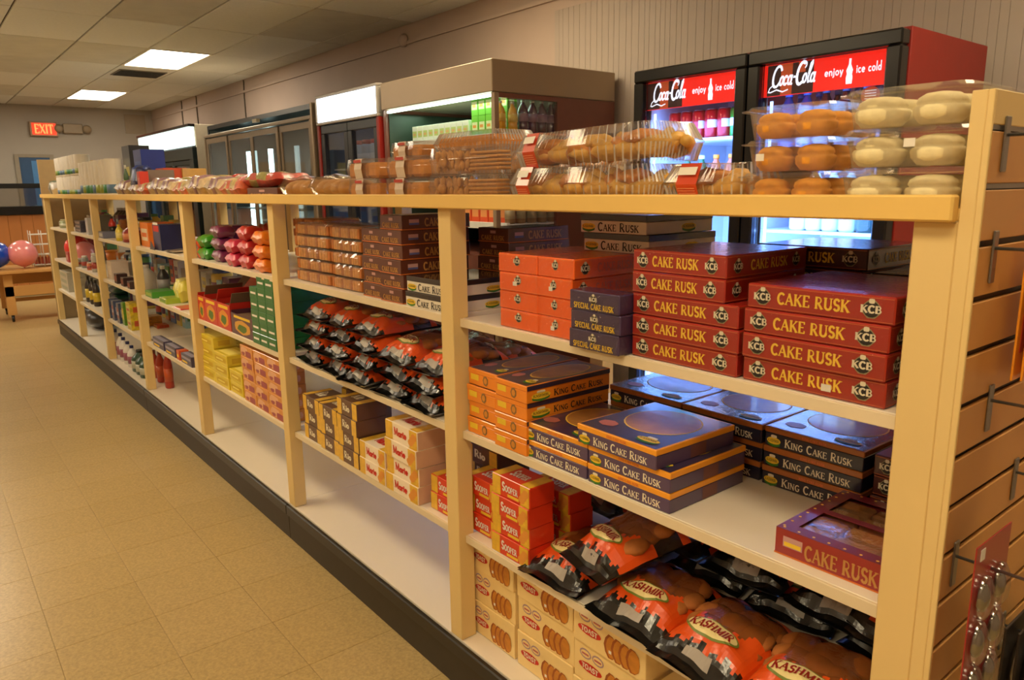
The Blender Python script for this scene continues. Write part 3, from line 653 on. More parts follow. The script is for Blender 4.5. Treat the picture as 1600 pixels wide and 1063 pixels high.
# small biscuit cartons
def carton(name, w, d, h, body, ends=None, word=None, wc=pwh, pic=None, tw=.5, side=None, small=.7, tx=-.2, extra=None):
    b = MB().box(-w/2, w/2, 0, d, 0, h, body, .0015); ln = MB(); y = -E0*1.4; rnd_ = random.Random(len(name)+int(w*1000))
    if ends:
        for x in (-w/2+.0015, w/2-w*.24): rect(ln, (x, y, .0015), FX, FZ, w*.225, h-.003, ends)
        rect(ln, (w/2+E0, .0015, .0015), SY, FZ, d-.003, h-.003, side or ends)
        rect(ln, (w/2-w*.24, .0015, h+E0), FX, SY, w*.225, d-.003, ends); rect(ln, (-w/2+.0015, .0015, h+E0), FX, SY, w*.2, d-.003, ends)
    if pic:
        for q in range(3): disc(ln, (w*(.3+.05*q), y-.0003*(q+1), h*(.3+.17*q)), FX, FZ, w*.08, h*.2, pic, 10, .06)
    if word: text(ln, word, (w*tx, y-.0002, h*.34), FX, FZ, w*tw, h*.4, wc, .11, small=small if word.isupper() else 0); text(ln, word, (w*tx, d*.3, h+E0*2), FX, SY, w*tw, d*.4, wc, .11, small=small if word.isupper() else 0)
    if extra: extra(ln, w, d, h, y)
    return Proto(name, 'box', [P('carton', b)]+splitP('print', ln), w, d, h)
yend = mat('biscuit yellow', (248, 188, 50), .45, coat=.5, scale=50, var=.2); bpic = mat('biscuit disc', (226, 150, 60), .5)
SOO = carton('biscuit_box', .165, .085, .056, mat('sooper red', (220, 56, 22), .4, coat=.5), yend, 'SOOPER', pwh, bpic, .42, mat('sooper red', (206, 48, 22)), tx=-.22, extra=lambda ln, w, d, h, y: rect(ln, (-w*.08, y, h*.1), FX, FZ, w*.3, h*.14, pyel))
RIO = carton('biscuit_box', .15, .12, .06, mat('cocoa brown', (98, 62, 40), .42, coat=.5), yend, 'Rio', cream, None, .34, mat('cocoa brown', (98, 62, 40)), tx=-.2)
MAR = carton('biscuit_box', .2, .11, .06, mat('marie cream', (250, 232, 206), .45, coat=.4), yend, 'Marie', pred, bpic, .4, mat('pale pink end', (214, 170, 140), .5), tx=-.22)
def toast_x(ln, w, d, h, y):
    lil = mat('lilac label', (170, 140, 150), .5)
    for x in (-.33, -.15): disc(ln, (w*x, y, h*.74), FX, FZ, w*.085, h*.13, lil, 12); disc(ln, (w*x, y-.0003, h*.74), FX, FZ, w*.068, h*.09, mat('toast box cream', (246, 214, 146)), 12); rect(ln, (w*(x-.05), y-.0006, h*.71), FX, FZ, w*.1, h*.05, mat('lilac red', (190, 100, 100), .5))
    disc(ln, (-w*.26, y, h*.42), FX, FZ, w*.17, h*.12, pred, 14); text(ln, 'TOAST', (-w*.38, y-.0004, h*.36), FX, FZ, w*.24, h*.12, cream, .11, serif=False)
    tp_ = mat('toast picture', (208, 134, 44), .6, scale=40, var=.2); tq = mat('toast crust', (160, 84, 28), .6)
    for q in range(4): x = w*(.02+.1*q); disc(ln, (x+w*.02, y-.0002*q, h*.36), FX, FZ, w*.09, h*.3, tq, 10, .05); disc(ln, (x+w*.035, y-.0002*q-.0001, h*.36), FX, FZ, w*.075, h*.27, tp_, 10, .05)
    rect(ln, (-w*.3, d*.22, h+E0), FX, SY, w*.75, d*.7, mat('toast top', (150, 88, 40), .5, scale=40, var=.3)); 
    for q in range(4): disc(ln, (-w*.2+w*.16*q, d*.35, h+E0*2), FX, SY, w*.07, d*.2, mat('toast pale', (232, 180, 100), .6), 9, .1)
    rect(ln, (w*.02, y-.0012, h*.2), FX, FZ, .008, .008, stick)
TOA = carton('toast_box', .215, .13, .104, mat('toast box cream', (246, 214, 146), .5, coat=.35), None, None, extra=toast_x)
def stripes(c1, c2, c3):
    def f(ln, w, d, h, y):
        rect(ln, (-w*.4, y, h*.3), FX, FZ, w*.8, h*.4, mat(*c1)); rect(ln, (-w*.3, y-.0003, h*.42), FX, FZ, w*.5, h*.14, mat(*c2)); rect(ln, (-w*.4, d*.15, h+E0), FX, SY, w*.8, d*.6, mat(*c3)); rect(ln, (w/2+E0, d*.2, h*.25), SY, FZ, d*.5, h*.45, mat(*c1))
    return f
YEL = carton('tea_box', .125, .12, .058, mat('lemon carton', (228, 202, 50), .45, coat=.4), extra=stripes(('lemon dark', (206, 170, 30), .5), ('lemon pale', (244, 226, 120), .5), ('lemon pale', (244, 226, 120), .5)))
def flower(ln, w, d, h, y):
    a, b_ = mat('mauve print', (168, 84, 92), .5), mat('pale print', (232, 178, 140), .5)
    disc(ln, (-w*.15, y, h*.55), FX, FZ, w*.28, h*.34, b_, 9, .2); disc(ln, (w*.18, y-.0003, h*.35), FX, FZ, w*.22, h*.26, a, 8, .3); disc(ln, (-w*.22, y-.0005, h*.3), FX, FZ, w*.12, h*.14, a, 7, .3)
    disc(ln, (0, d*.5, h+E0), FX, SY, w*.3, d*.3, a, 8, .2); disc(ln, (w/2+E0, d*.5, h*.5), SY, FZ, d*.3, h*.3, b_, 8, .2)
PNK = carton('sweet_box', .105, .1, .054, mat('peach orange carton', (224, 150, 70), .45, coat=.4), extra=flower)
GRN = carton('cracker_box', .09, .28, .05, mat('bright green carton', (20, 110, 52), .45, coat=.5), extra=lambda ln, w, d, h, y: (rect(ln, (-w*.35, y, h*.4), FX, FZ, w*.7, h*.18, pwh), rect(ln, (w/2+E0, d*.07, h*.16), SY, FZ, d*.19, h*.68, mat('pinkish label', (206, 180, 160), .5))))
FOI = carton('foil_box', .17, .055, .055, mat('slate blue carton', (66, 60, 92), .4, coat=.5), extra=lambda ln, w, d, h, y: (rect(ln, (-w*.45, y, h*.55), FX, FZ, w*.9, h*.25, mat('pale blue print', (150, 146, 170), .5)), rect(ln, (-w*.4, y, h*.15), FX, FZ, w*.5, h*.2, pyel), rect(ln, (-w*.45, .006, h+E0), FX, SY, w*.9, .03, mat('pale blue print', (150, 146, 170)))))
FOI2 = carton('foil_box', .06, .055, .055, mat('orange red carton', (216, 84, 30), .4, coat=.5), extra=lambda ln, w, d, h, y: rect(ln, (-w*.3, y, h*.3), FX, FZ, w*.6, h*.3, pyel))
# ------------------------------------------------------------------ bags
def rbox(mb, lv, m_, n=48, cap0=True, cap1=True, cx=0, cy=0, smooth=False, m2=None):
    base = []
    q = n//4
    for k in range(4):
        for i in range(q):
            t = -1+2*i/q; x, y = ((t, -1), (1, t), (-t, 1), (-1, -t))[k]
            s = (abs(x)**8+abs(y)**8)**(1/8); base.append((x/s, y/s))
    vs = []; n = len(base)
    for hx, hy, z, rib in lv:
        for i, (x, y) in enumerate(base):
            r = rib*(1 if i % 2 else -1); vs.append((cx+x*(hx+r), cy+y*(hy+r), z))
    fs = [(j*n+i, j*n+(i+1) % n, (j+1)*n+(i+1) % n, (j+1)*n+i) for j in range(len(lv)-1) for i in range(n) if not (m2 and i % 4 == 0 and lv[j][3] and lv[j+1][3])]
    if m2: mb.add(vs, [(j*n+i, j*n+(i+1) % n, (j+1)*n+(i+1) % n, (j+1)*n+i) for j in range(len(lv)-1) for i in range(0, n, 4) if lv[j][3] and lv[j+1][3]], m2, smooth)
    if cap0: fs.append(tuple(range(n))[::-1])
    if cap1: fs.append(tuple((len(lv)-1)*n+i for i in range(n)))
    return mb.add(vs, fs, m_, smooth)
film = clear('bag film', (.86, .80, .74), .10, .10, bump=.5, scale=40); tray = clear('clear tray', (.98, .97, .96), .07, .08, haze=.05); trayrib = clear('clear ribbed lid', (.98, .97, .96), .06, .1, haze=.03)
cook = mat('tan biscuit', (178, 106, 42), .75, scale=40, var=.2, bump=.3)
bagb = mat('bag black', (17, 17, 16), .3, coat=.7, crinkle=.3, spec=.5); bago = mat('bag orange', (228, 84, 20), .35, coat=.5, crinkle=.35)
def snack_bag(seed, w=.21, L=.28, H=.055, orange=.30, blackz=.19):
    rnd_ = random.Random(seed); nx, ny = 30, 36; ph = [rnd_.uniform(0, 6) for _ in range(6)]
    def hgt(x, y):
        u, v_ = x/w+.5, y/L
        u = min(max(u, 0), 1); v_ = min(max(v_, 0), 1)
        e = (1-abs(2*u-1)**3)**.7*(max(0, min(1, (v_-.09)/.2, (.96-v_)/.16)))**.6
        wr = .0022*sin(26*u+ph[0]+5*v_)*(1.4 if v_ < .2 else .5)+.002*sin(17*v_+ph[1]+7*u)
        return .012+H*e+wr*(.4+e)+(.006*sin(9*u+ph[2]) if v_ < .12 else 0)
    bg, wn = MB(), MB(); pos = lambda i, j: (w*(i/nx-.5)*(1-.06*sin(pi*j/ny)), L*j/ny, hgt(w*(i/nx-.5), L*j/ny))
    for j in range(ny):
        for i in range(nx):
            u, v_ = (i+.5)/nx, (j+.5)/ny; zg = .022*sin(i*1.4)+.012*sin(i*.5+ph[3])
            q = [pos(i, j), pos(i+1, j), pos(i+1, j+1), pos(i, j+1)]
            if v_ < blackz+zg or v_ > .93: bg.add(q, [(0, 1, 2, 3)], bagb, True)
            elif v_ < blackz+zg+orange*(.55+.75*abs(2*u-1)) or (v_ > .84 and abs(2*u-1) > .2): bg.add(q, [(0, 1, 2, 3)], bago, True)
            else: wn.add(q, [(0, 1, 2, 3)], film, True)
    # back of the bag
    bk = [( w*(i/nx-.5)*(1-.06*sin(pi*j/ny)), L*j/ny, .004-.003*sin(pi*i/nx)+(.012-.004)*(1 if i in (0, nx) or j in (0, ny) else 0)) for j in range(ny+1) for i in range(nx+1)]
    bg.add(bk, [(j*(nx+1)+i, (j+1)*(nx+1)+i, (j+1)*(nx+1)+i+1, j*(nx+1)+i+1) for j in range(ny) for i in range(nx)], bagb, True)
    ck = MB()
    for r in range(3):
        for c in range(3):
            ck.ball(-w*.24+w*.24*c+rnd_.uniform(-.01, .01), L*(.45+.15*r), .012+H*.5+rnd_.uniform(-.006, .006), .044, .04, H*.3, cook, 12, 6, .05, rnd_)
    lg = MB(); o = Vector((-w*.02, L*.33, 0)); ang = rnd_.uniform(-.15, .15)
    R2, U2 = Vector((cos(ang), sin(ang), 0)), Vector((-sin(ang), cos(ang), 0))
    ovl = mat('logo cream', (232, 214, 150), .4)
    for rx, ry, m_, e in ((.064, .025, mat('logo olive', (120, 130, 50), .4), 0), (.06, .021, ovl, .0012)):
        c0 = len(lg.v)
        for i in range(24):
            a = 2*pi*i/24; a2 = 2*pi*(i+1)/24
            for f0, f1 in ((0, .4), (.4, .75), (.75, 1)):
                lg.add([tuple(o+R2*rx*f*cos(t)+U2*ry*f*sin(t)+Vector((0, 0, e))) for f, t in ((f0, a), (f1, a), (f1, a2), (f0, a2))], [(0, 1, 2, 3)], m_)
    c1 = len(lg.v)
    text(lg, 'KASHMIR', o-R2*.052-U2*.010+Vector((0, 0, .0026)), R2, U2, .104, .021, mat('logo red', (150, 30, 18), .4), .1)
    lg.v = [(x, y, hgt(x, y)+.0025+z) for x, y, z in lg.v]
    st = MB(); 
    for i in range(6): st.add([(-w*.15+.011*i, L*.1, 0), (-w*.15+.011*(i+1), L*.1, 0), (-w*.15+.011*(i+1), L*.16, 0), (-w*.15+.011*i, L*.16, 0)], [(0, 1, 2, 3)], mat('grey tag', (170, 160, 150), .4))
    st.v = [(x, y, hgt(x, y)+.003) for x, y, z in st.v]
    return Proto('rusk_bag', 'bag', [P('bag_panels', bg), P('window_film', wn), P('biscuits', ck), P('logo', lg), P('barcode_label', st)], w, L, H)
BG = [snack_bag(s) for s in (1, 2, 3)]
BH = [snack_bag(s, .20, .28, .05, .34, .15) for s in (11, 12, 13)]
def pillow(w, d, h, m_, seed=0, nx=12, ny=9, seam=.1):
    rnd_ = random.Random(seed); b = MB(); ph = [rnd_.uniform(0, 6) for _ in range(4)]
    def f(i, j, s):
        u, v_ = i/nx, j/ny; e = (1-abs(2*u-1)**4)**.32*(1-abs(2*v_-1)**4)**.3
        return (w*(u-.5), d*v_, h/2+s*h/2*e+.06*h*sin(11*u+ph[0]+9*v_))
    for s in (1, -1):
        vs = [f(i, j, s) for j in range(ny+1) for i in range(nx+1)]; q = [(j*(nx+1)+i, j*(nx+1)+i+1, (j+1)*(nx+1)+i+1, (j+1)*(nx+1)+i) for j in range(ny) for i in range(nx)]
        b.add(vs, q if s > 0 else [x[::-1] for x in q], m_, True)
    return b
# clear rusk pack, rusk block rows
rsk = mat('rusk crumb', (224, 158, 84), .75, scale=70, var=.22, bump=.4); rsd = mat('rusk crust', (186, 112, 52), .7)
def rusk_pack(w, d, h):
    b = MB(); n = int(w/.017)
    for r in range(2):
        for i in range(n): b.box(-w/2+.006+i*(w-.012)/n, -w/2+.006+(i+.86)*(w-.012)/n, .005+r*.09, .085+r*.09, .003, h*.84, rsk if i % 4 else rsd, .002)
    c = MB(); rbox(c, [(w/2-.006, d/2-.006, 0, 0), (w/2-.001, d/2-.001, h*.62, .0006), (w/2-.001, d/2-.001, h*.66, 0), (w/2-.005, d/2-.005, h*.97, .0006)], tray, 40, cy=d/2)
    return Proto('rusk_pack', 'box', [P('container', c, 'clear plastic container'), P('rusks', b)], w, d, h)
RP = rusk_pack(.23, .19, .044)
def clamshell(name, w, d, h, fill, lx=None, lw=.04, lcol=None, ribs=72):
    c = MB(); rbox(c, [(w/2-.014, d/2-.012, 0, .002), (w/2-.004, d/2-.004, h*.46, .002), (w/2, d/2, h*.48, 0), (w/2, d/2, h*.52, 0), (w/2-.004, d/2-.004, h*.54, .0025), (w/2-.022, d/2-.018, h*.97, .003), (w/2-.024, d/2-.02, h, .003)], trayrib, ribs*4, cy=d/2, m2=clear('rib highlight', (.98, .97, .96), .3, .12, haze=.4))  # some rib facets whiter: their highlights are put into the haze
    parts = [P('container', c, 'clear ribbed plastic shell')]
    if lx is not None:
        bnd = MB(); lm = mat('band red orange', (206, 66, 24), .4, coat=.5) if not lcol else lcol; x0, x1 = lx-lw/2, lx+lw/2
        pts = [(.013, -.001), (-.003, h*.48), (.016, h+.0015), (d-.016, h+.0015)]
        for (ya, za), (yb, zb) in zip(pts, pts[1:]): bnd.add([(x0, ya-.001, za), (x1, ya-.001, za), (x1, yb-.001, zb), (x0, yb-.001, zb)], [(0, 1, 2, 3)], lm)
        pr = MB(); pr.add([(x0+.003, .0015, h*.72), (x1-.003, .0015, h*.72), (x1-.003, .009, h*.92), (x0+.003, .009, h*.92)], [(0, 1, 2, 3)], stick)
        pr.v = [(x, y-.004, z) for x, y, z in pr.v]
        for k in range(5): pr.add([(x0+.004, .0075-.0028*k, h*(.12+.06*k)), (x1-.004, .0075-.0028*k, h*(.12+.06*k)), (x1-.004, .0075-.0028*k-.0006, h*(.14+.06*k)), (x0+.004, .0075-.0028*k-.0006, h*(.14+.06*k))], [(0, 1, 2, 3)], mat('band print', (230, 150, 110), .5))
        parts.append((P('label_band', bnd)[0], bnd.data('label_band'), None, [('band_print', pr.data('band_print'), None)]))
    parts += fill
    return Proto(name, 'container', parts, w, d, h)
pas = mat('pastry golden', (240, 178, 86), .5, scale=34, var=.3, bump=.8); pas2 = mat('pastry brown', (220, 142, 58), .5, scale=34, var=.3, bump=.8)
def swirl(cx, cy, cz, r, m_, seed):
    rnd_ = random.Random(seed); b = MB(); pts = []
    for i in range(26):
        a = i*.55; q = r*(1-i/34); pts.append((cx+q*cos(a), cy+q*sin(a)*.9, cz+.012*sin(i*1.1+seed)+i*.0008))
    return b.tube(pts, r*.2, m_, 7)
def pastry_fill(w, d, h, n, seed):
    rnd_ = random.Random(seed); out = []
    for i in range(n):
        x = -w/2+.05+(w-.1)*i/(n-1); r_ = min(d*.36, .062)
        b = swirl(x, d/2+rnd_.uniform(-.01, .0), h*.36+rnd_.uniform(-.005, .008), r_, pas if i % 2 else pas2, seed+i)
        b.ball(x, d/2-.01, h*.4, r_*.8, r_*.8, h*.3, pas, 12, 7, .12, rnd_); out.append(P('pastry', b))
        if i % 2 == 0: out.append(P('pastry', MB().ball(x+.03, d*.42, h*.66, .045, .04, h*.22, pas if i % 4 else pas2, 12, 7, .14, rnd_)))
    return out
def sticks(w, d, h, seed):
    rnd_ = random.Random(seed); b = MB(); m_ = mat('nutty stick', (208, 146, 72), .7, scale=60, var=.2, bump=.4)
    for i in range(70):
        x, z = rnd_.uniform(-w/2+.02, .02), rnd_.uniform(.012, h-.016); b.ball(x, .018+rnd_.uniform(0, .03), z, .007, .007, .013, m_, 6, 5, .1, rnd_)
    for i in range(5): b.box(.03, w/2-.012, .014, .06, .008+i*(h-.02)/5, .008+(i+.75)*(h-.02)/5, m_, .003)
    return P('biscuits', b)
def clearbox(name, w, d, h, fill):
    c = MB(); rbox(c, [(w/2-.006, d/2-.006, 0, 0), (w/2-.002, d/2-.002, h*.5, 0), (w/2, d/2, h*.52, 0), (w/2, d/2, h*.55, 0), (w/2-.003, d/2-.003, h*.57, 0), (w/2-.006, d/2-.006, h, 0)], tray, 40, cy=d/2)
    return Proto(name, 'container', [P('container', c, 'clear plastic container')]+fill, w, d, h)
def cookie_tray(w, d, h, m_, seed, nx=3, ny=3):
    rnd_ = random.Random(seed); fill = []
    for i in range(nx):
        for j in range(ny):
            r_ = (w-.016)/nx/2*1.0; x = -w/2+.008+r_*(2*i+1); r_ = r_; y = .012+ (d-.024)/ny*(j+.5)
            b = MB(); s = .87+rnd_.uniform(0, .06)
            b.lathe([(r_*.3*s, -h*.40), (r_*.72*s, -h*.37), (r_*.95*s, -h*.2), (r_*1.0*s, -h*.02), (r_*.95*s, h*.05), (r_*.84*s, h*.08), (r_*.9*s, h*.14), (r_*.84*s, h*.26), (r_*.6*s, h*.36), (r_*.2*s, h*.4)], 18, m_, x, y, h*.42); fill.append(P('cookie', b))
    c = MB(); rbox(c, [(w/2-.012, d/2-.012, 0, 0), (w/2-.005, d/2-.005, h*.82, 0), (w/2+.006, d/2+.006, h*.84, 0), (w/2+.006, d/2+.006, h*.88, 0), (w/2-.002, d/2-.002, h*.9, 0), (w/2-.006, d/2-.006, h*.99, 0)], tray, 40, cy=d/2)
    return Proto('cookie_tray', 'container', [P('container', c, 'clear plastic tray with a lid')]+fill, w, d, h)
# ================================================================== NEAREST BAY
def pile(pr, px0, px1, X, z, n, fmt, off=0, tot=None, **k):
    """like stack, ranks counted in a taller pile"""
    tot = tot or n; out = []
    zr = z+n*pr.h/2; Y0 = k.pop('Y0', None) or (Y_at(px0, X, zr), Y_at(px1, X, zr)); rnd = random.Random(k.get('seed', 1)*31+int(px0 or 5)); jit = k.get('jit', .004)
    for i in range(n):
        s = (Y0[0]-Y0[1])/pr.w if k.get('fit', True) else 1
        out.append(pr.put(fmt.format(rank(i+off, tot)), (X+rnd.uniform(0, jit*2), (Y0[0]+Y0[1])/2+rnd.uniform(-jit, jit), z+i*(pr.h+.0006)+.0006), RZ+k.get('rz', 0)+rnd.uniform(-1, 1)*jit*3, k.get('group'), (s, 1, 1)))
    return out
def sticker(o, x, z, w_=.016, h_=.012, y=-.0016):
    s = MB().box(x-w_/2, x+w_/2, y-.0003, y, z-h_/2, z+h_/2, stick); obj('price_sticker', s, o, label='small white price sticker')
G1 = 'red cake rusk boxes on the top inner shelf'
a = pile(KR, 986, 1152, .03, S1, 3, 'red cake rusk box, {} of the five-high stack left of the shorter stack', 0, 5, group=G1)
a += pile(KR, 984, 1129, .03, S1+3*.0442, 2, 'red cake rusk box, {} of the five-high stack left of the shorter stack', 3, 5, group=G1, seed=3)
a = pile(KR, 1161, 1388, .03, S1, 4, 'red cake rusk box, {} of the four-high stack beside the near post', group=G1, jit=.005)
sticker(a[0], .03, .016)
a[0].location.y += .004
G2 = 'orange wrapped rusk boxes'
for q, (p0, p1) in enumerate(((778, 838), (838, 893))):
    a = pile(KO, p0, p1, .035, S1, 4, 'orange plastic wrapped rusk box, {} of the %s orange column' % ('left', 'right')[q], group=G2, jit=.004, seed=5+q)
    for i in ((2,), (0, 2))[q]: sticker(a[i], -.01, .02, .014, .01)
pile(KV, 886, 963, -.008, S1, 3, 'small violet wrapped rusk box, {} of three beside the orange ones', group='violet wrapped rusk boxes')
pile(KW, 908, 1010, .22, S1+4*.0466+.001, 2, 'white and black cake rusk box, {} of the pair lying on the orange wrapped boxes', group='white and black rusk boxes')
stack(KD, 0, 0, .325, S1, 4, 'dark maroon rusk box, {} of the low stack hidden behind the orange boxes', 'dark maroon rusk boxes at the back', Y0=(.98, .72), seed=4)
stack(KD, 0, 0, .33, S1, 5, 'dark maroon rusk box, {} of the stack behind the five-high red stack', 'dark maroon rusk boxes at the back', Y0=(.47, .225), seed=2, jit=.006)
stack(KG, 0, 0, .33, S1, 4, 'dark green rusk box, {} of the stack behind the four-high red stack', 'dark green rusk boxes', Y0=(.205, -.04))
# second shelf
G3 = 'orange king rusk boxes'
pile(KK, 0, 0, .03, S2, 4, 'orange king cake rusk box, {} of the left orange column beside the post', Y0=(1.145, 1.018), group=G3)
pile(KK, 0, 0, .022, S2, 4, 'orange king cake rusk box, {} of the right orange column with dark tops', Y0=(1.012, .884), group=G3, seed=2)
G4 = 'purple king rusk boxes in front'
pile(KP, 817, 915, .03, S2, 2, 'purple and orange king rusk box, {} of the left front pair', group=G4, jit=.002)
pile(KP, 918, 1045, .03, S2, 2, 'purple and orange king rusk box, {} of the right front pile of three', 0, 3, group=G4, jit=.003)
KP.put('purple king rusk box with gold oval lid, topmost across the front piles', (.022, .585, S2+2*.0453), RZ-.02, G4)
for q, (ya, yb, nm) in enumerate(((.888, .648, 'left'), (.642, .42, 'middle'), (.412, .188, 'right'))):
    pile(KN, 0, 0, .325, S2, 3, 'navy film-wrapped king rusk box, {} of the %s back stack' % nm, Y0=(ya, yb), group='navy king rusk boxes at the back', seed=q, jit=.003)
pile(KD, 0, 0, .34, S2, 3, 'dark maroon rusk box, {} of the stack behind the crimson window box', Y0=(.175, -.045), group='dark maroon rusk boxes on the middle shelf')
kx = KX.put('crimson cake rusk box with clear window top, alone by the near post', (.058, .088, S2+.0006), RZ+.01)
for i in range(6):
    for j in range(2): obj('rusk_slice', RUSM, kx, (-.083+.083*(i % 3), .03+.052*(i//3)+.108*j, .026))
# third shelf
G5 = 'red biscuit boxes'
pile(SOO, 0, 0, .03, S3, 4, 'red and yellow biscuit box, {} of the front column at the post', Y0=(1.045, .888), group=G5, jit=.003)
pile(SOO, 0, 0, .06, S3, 3, 'red and yellow biscuit box, {} of the column half hidden by the post', Y0=(1.205, 1.052), group=G5, jit=.003)
pile(SOO, 0, 0, .17, S3, 3, 'red and yellow biscuit box, {} of the back column', Y0=(1.05, .885), group=G5, jit=.004)
G6 = 'black and orange rusk bags on the third shelf'
def bag(pr, X, Y, z, rz, rx, ry, label, group): return pr.put(label, (X, Y, z), RZ+rz, group, None, rx, ry)
bag(BG[0], .01, .80, S3+.001, .05, .05, 0, 'orange and black rusk bag lying flat beside the red biscuit boxes', G6)
bag(BG[1], .03, .70, S3+.075, -.28, .2, -.1, 'rusk bag propped on top of another beside the red biscuit boxes', G6)
bag(BG[2], .0, .545, S3+.006, .03, .04, .03, 'rusk bag lying second along the shelf edge', G6)
bag(BG[0], -.01, .355, S3+.004, -.03, .05, .02, 'rusk bag lying third along the shelf edge', G6)
bag(BG[1], -.012, .145, S3+.01, .08, .06, -.02, 'rusk bag nearest to the near post, at the shelf edge', G6)
for q, (X, Y, z) in enumerate(((.33, .98, .05), (.31, .80, .0), (.31, .56, .0), (.31, .33, .0), (.31, .11, 0), (.33, .86, .12), (.30, .66, .06), (.29, .44, .06), (.28, .22, .065), (.31, .53, .12), (.30, .30, .125), (.31, .08, .07))):
    bag(BG[q % 3], X, Y, S3+.003+z, random.uniform(-.15, .15), .02, 0, 'dark rusk bag in the shaded back row, %s' % ('behind the red biscuit boxes', 'behind the propped bag', 'middle of the lowest layer', 'behind the third front bag', 'lowest by the near post', 'upper left by the biscuit boxes', 'second layer behind the propped bag', 'second layer at the middle', 'second layer right of the middle', 'topmost at the middle', 'topmost right of the middle', 'upper layer by the near post')[q], 'rusk bags in the back row')
# bottom deck: toast boxes
G7 = 'cream toast boxes'
pile(TOA, 0, 0, .06, S0, 3, 'cream toast box, {} of the left column at the post', Y0=(1.19, .99), group=G7, jit=.003)
pile(TOA, 0, 0, .06, S0, 3, 'cream toast box, {} of the second column from the post', Y0=(.975, .752), group=G7, jit=.003)
pile(TOA, 0, 0, .045, S0, 3, 'cream toast box, {} of the third column from the post', Y0=(.735, .50), group=G7, jit=.003)
pile(TOA, 0, 0, .07, S0, 2, 'cream toast box, {} of the rightmost low column', Y0=(.49, .27), group=G7, jit=.003)
# ================================================================== SECOND BAY
G8 = 'clear rusk packs'
for q, (p0, p1, X) in enumerate(((458, 514, .05), (514, 562, .05), (457, 509, .27))):
    pile(RP, p0, p1, X, S1, 5, 'clear pack of golden rusks, {} of the %s stack' % ('left front', 'right front', 'back')[q], group=G8, jit=.004, seed=q)
G9 = 'brown cake rusk boxes'
pile(KB, 0, 0, .04, S1, 5, 'brown cake rusk box, {} of the five-high column beside the clear packs', Y0=(1.742, 1.615), group=G9)
pile(KB, 0, 0, .03, S1, 6, 'brown cake rusk box, {} of the tall column of six', Y0=(1.605, 1.475), group=G9)
pile(KW, 0, 0, .03, S1, 2, 'white cake rusk box with black lid, {} of the pair at the post', Y0=(1.452, 1.228), group='white rusk boxes at the post')
pile(KB, 0, 0, .30, S1, 5, 'brown cake rusk box, {} of the back column behind the white pair', Y0=(1.452, 1.30), group='brown cake rusk boxes at the back', rz=0)
G10 = 'green cracker boxes'
for q in range(3): pile(GRN, 0, 0, .02, S2, 6-(q == 0), 'green cracker box, {} of the %s green column' % ('left', 'middle', 'right')[q], Y0=(2.775-.092*q, 2.687-.092*q), group=G10, jit=.001)
G11 = 'orange and black rusk bags piled on the second bay'
k = 0
names = ['leftmost', 'second from left', 'middle', 'second from right', 'rightmost']
lev = ['bottom layer', 'second layer', 'third layer', 'top layer']
for L_ in range(4):
    for q in range(5):
        if L_ == 3 and q > 2: continue
        bag(BH[k % 3], .0+.012*L_+random.uniform(0, .02), 2.215-.207*q+random.uniform(-.01, .01), S2+.003+.056*L_, random.uniform(-.1, .1), random.uniform(.0, .08), random.uniform(-.06, .06),
            'orange and black rusk bag, %s of the %s in the bulging pile' % (names[q], lev[L_]), G11); k += 1
for q in range(8): bag(BH[q % 3], .30, 2.2-.215*(q % 4), S2+.004+.06*(q//4), random.uniform(-.1, .1), 0, 0, 'rusk bag behind the bulging pile, %s of the %s back layer' % (('leftmost', 'second from left', 'third from left', 'rightmost')[q % 4], ('lower', 'upper')[q//4]), 'rusk bags behind the bulging pile')
G12, G13 = 'brown biscuit boxes', 'cream and yellow biscuit boxes'
pile(RIO, 0, 0, .03, S3, 3, 'brown and yellow biscuit box, {} of the left column', Y0=(2.29, 2.14), group=G12, jit=.003)
pile(RIO, 0, 0, .025, S3, 3, 'brown and yellow biscuit box, {} of the middle column', Y0=(2.13, 1.975), group=G12, jit=.003)
pile(RIO, 0, 0, .02, S3, 4, 'brown and yellow biscuit box, {} of the right column of four', Y0=(1.965, 1.81), group=G12, jit=.003)
pile(RIO, 0, 0, .19, S3, 4, 'brown and yellow biscuit box, {} of the back column', Y0=(2.27, 2.09), group=G12, jit=.005)
pile(MAR, 0, 0, .02, S3, 2, 'cream and yellow biscuit box, {} of the short pair', Y0=(1.80, 1.622), group=G13, jit=.002)
pile(MAR, 0, 0, .02, S3, 4, 'cream and yellow biscuit box, {} of the tall column', Y0=(1.612, 1.415), group=G13, jit=.004)
pile(RIO, 0, 0, .20, S3, 4, 'brown and yellow biscuit box, {} of the back column behind the cream ones', Y0=(1.405, 1.235), group=G12, jit=.005)
pile(SOO, 0, 0, .05, S3, 2, 'red biscuit box, {} of the pair left of the middle post', Y0=(1.385, 1.228), group='red biscuit boxes left of the post', jit=.002)
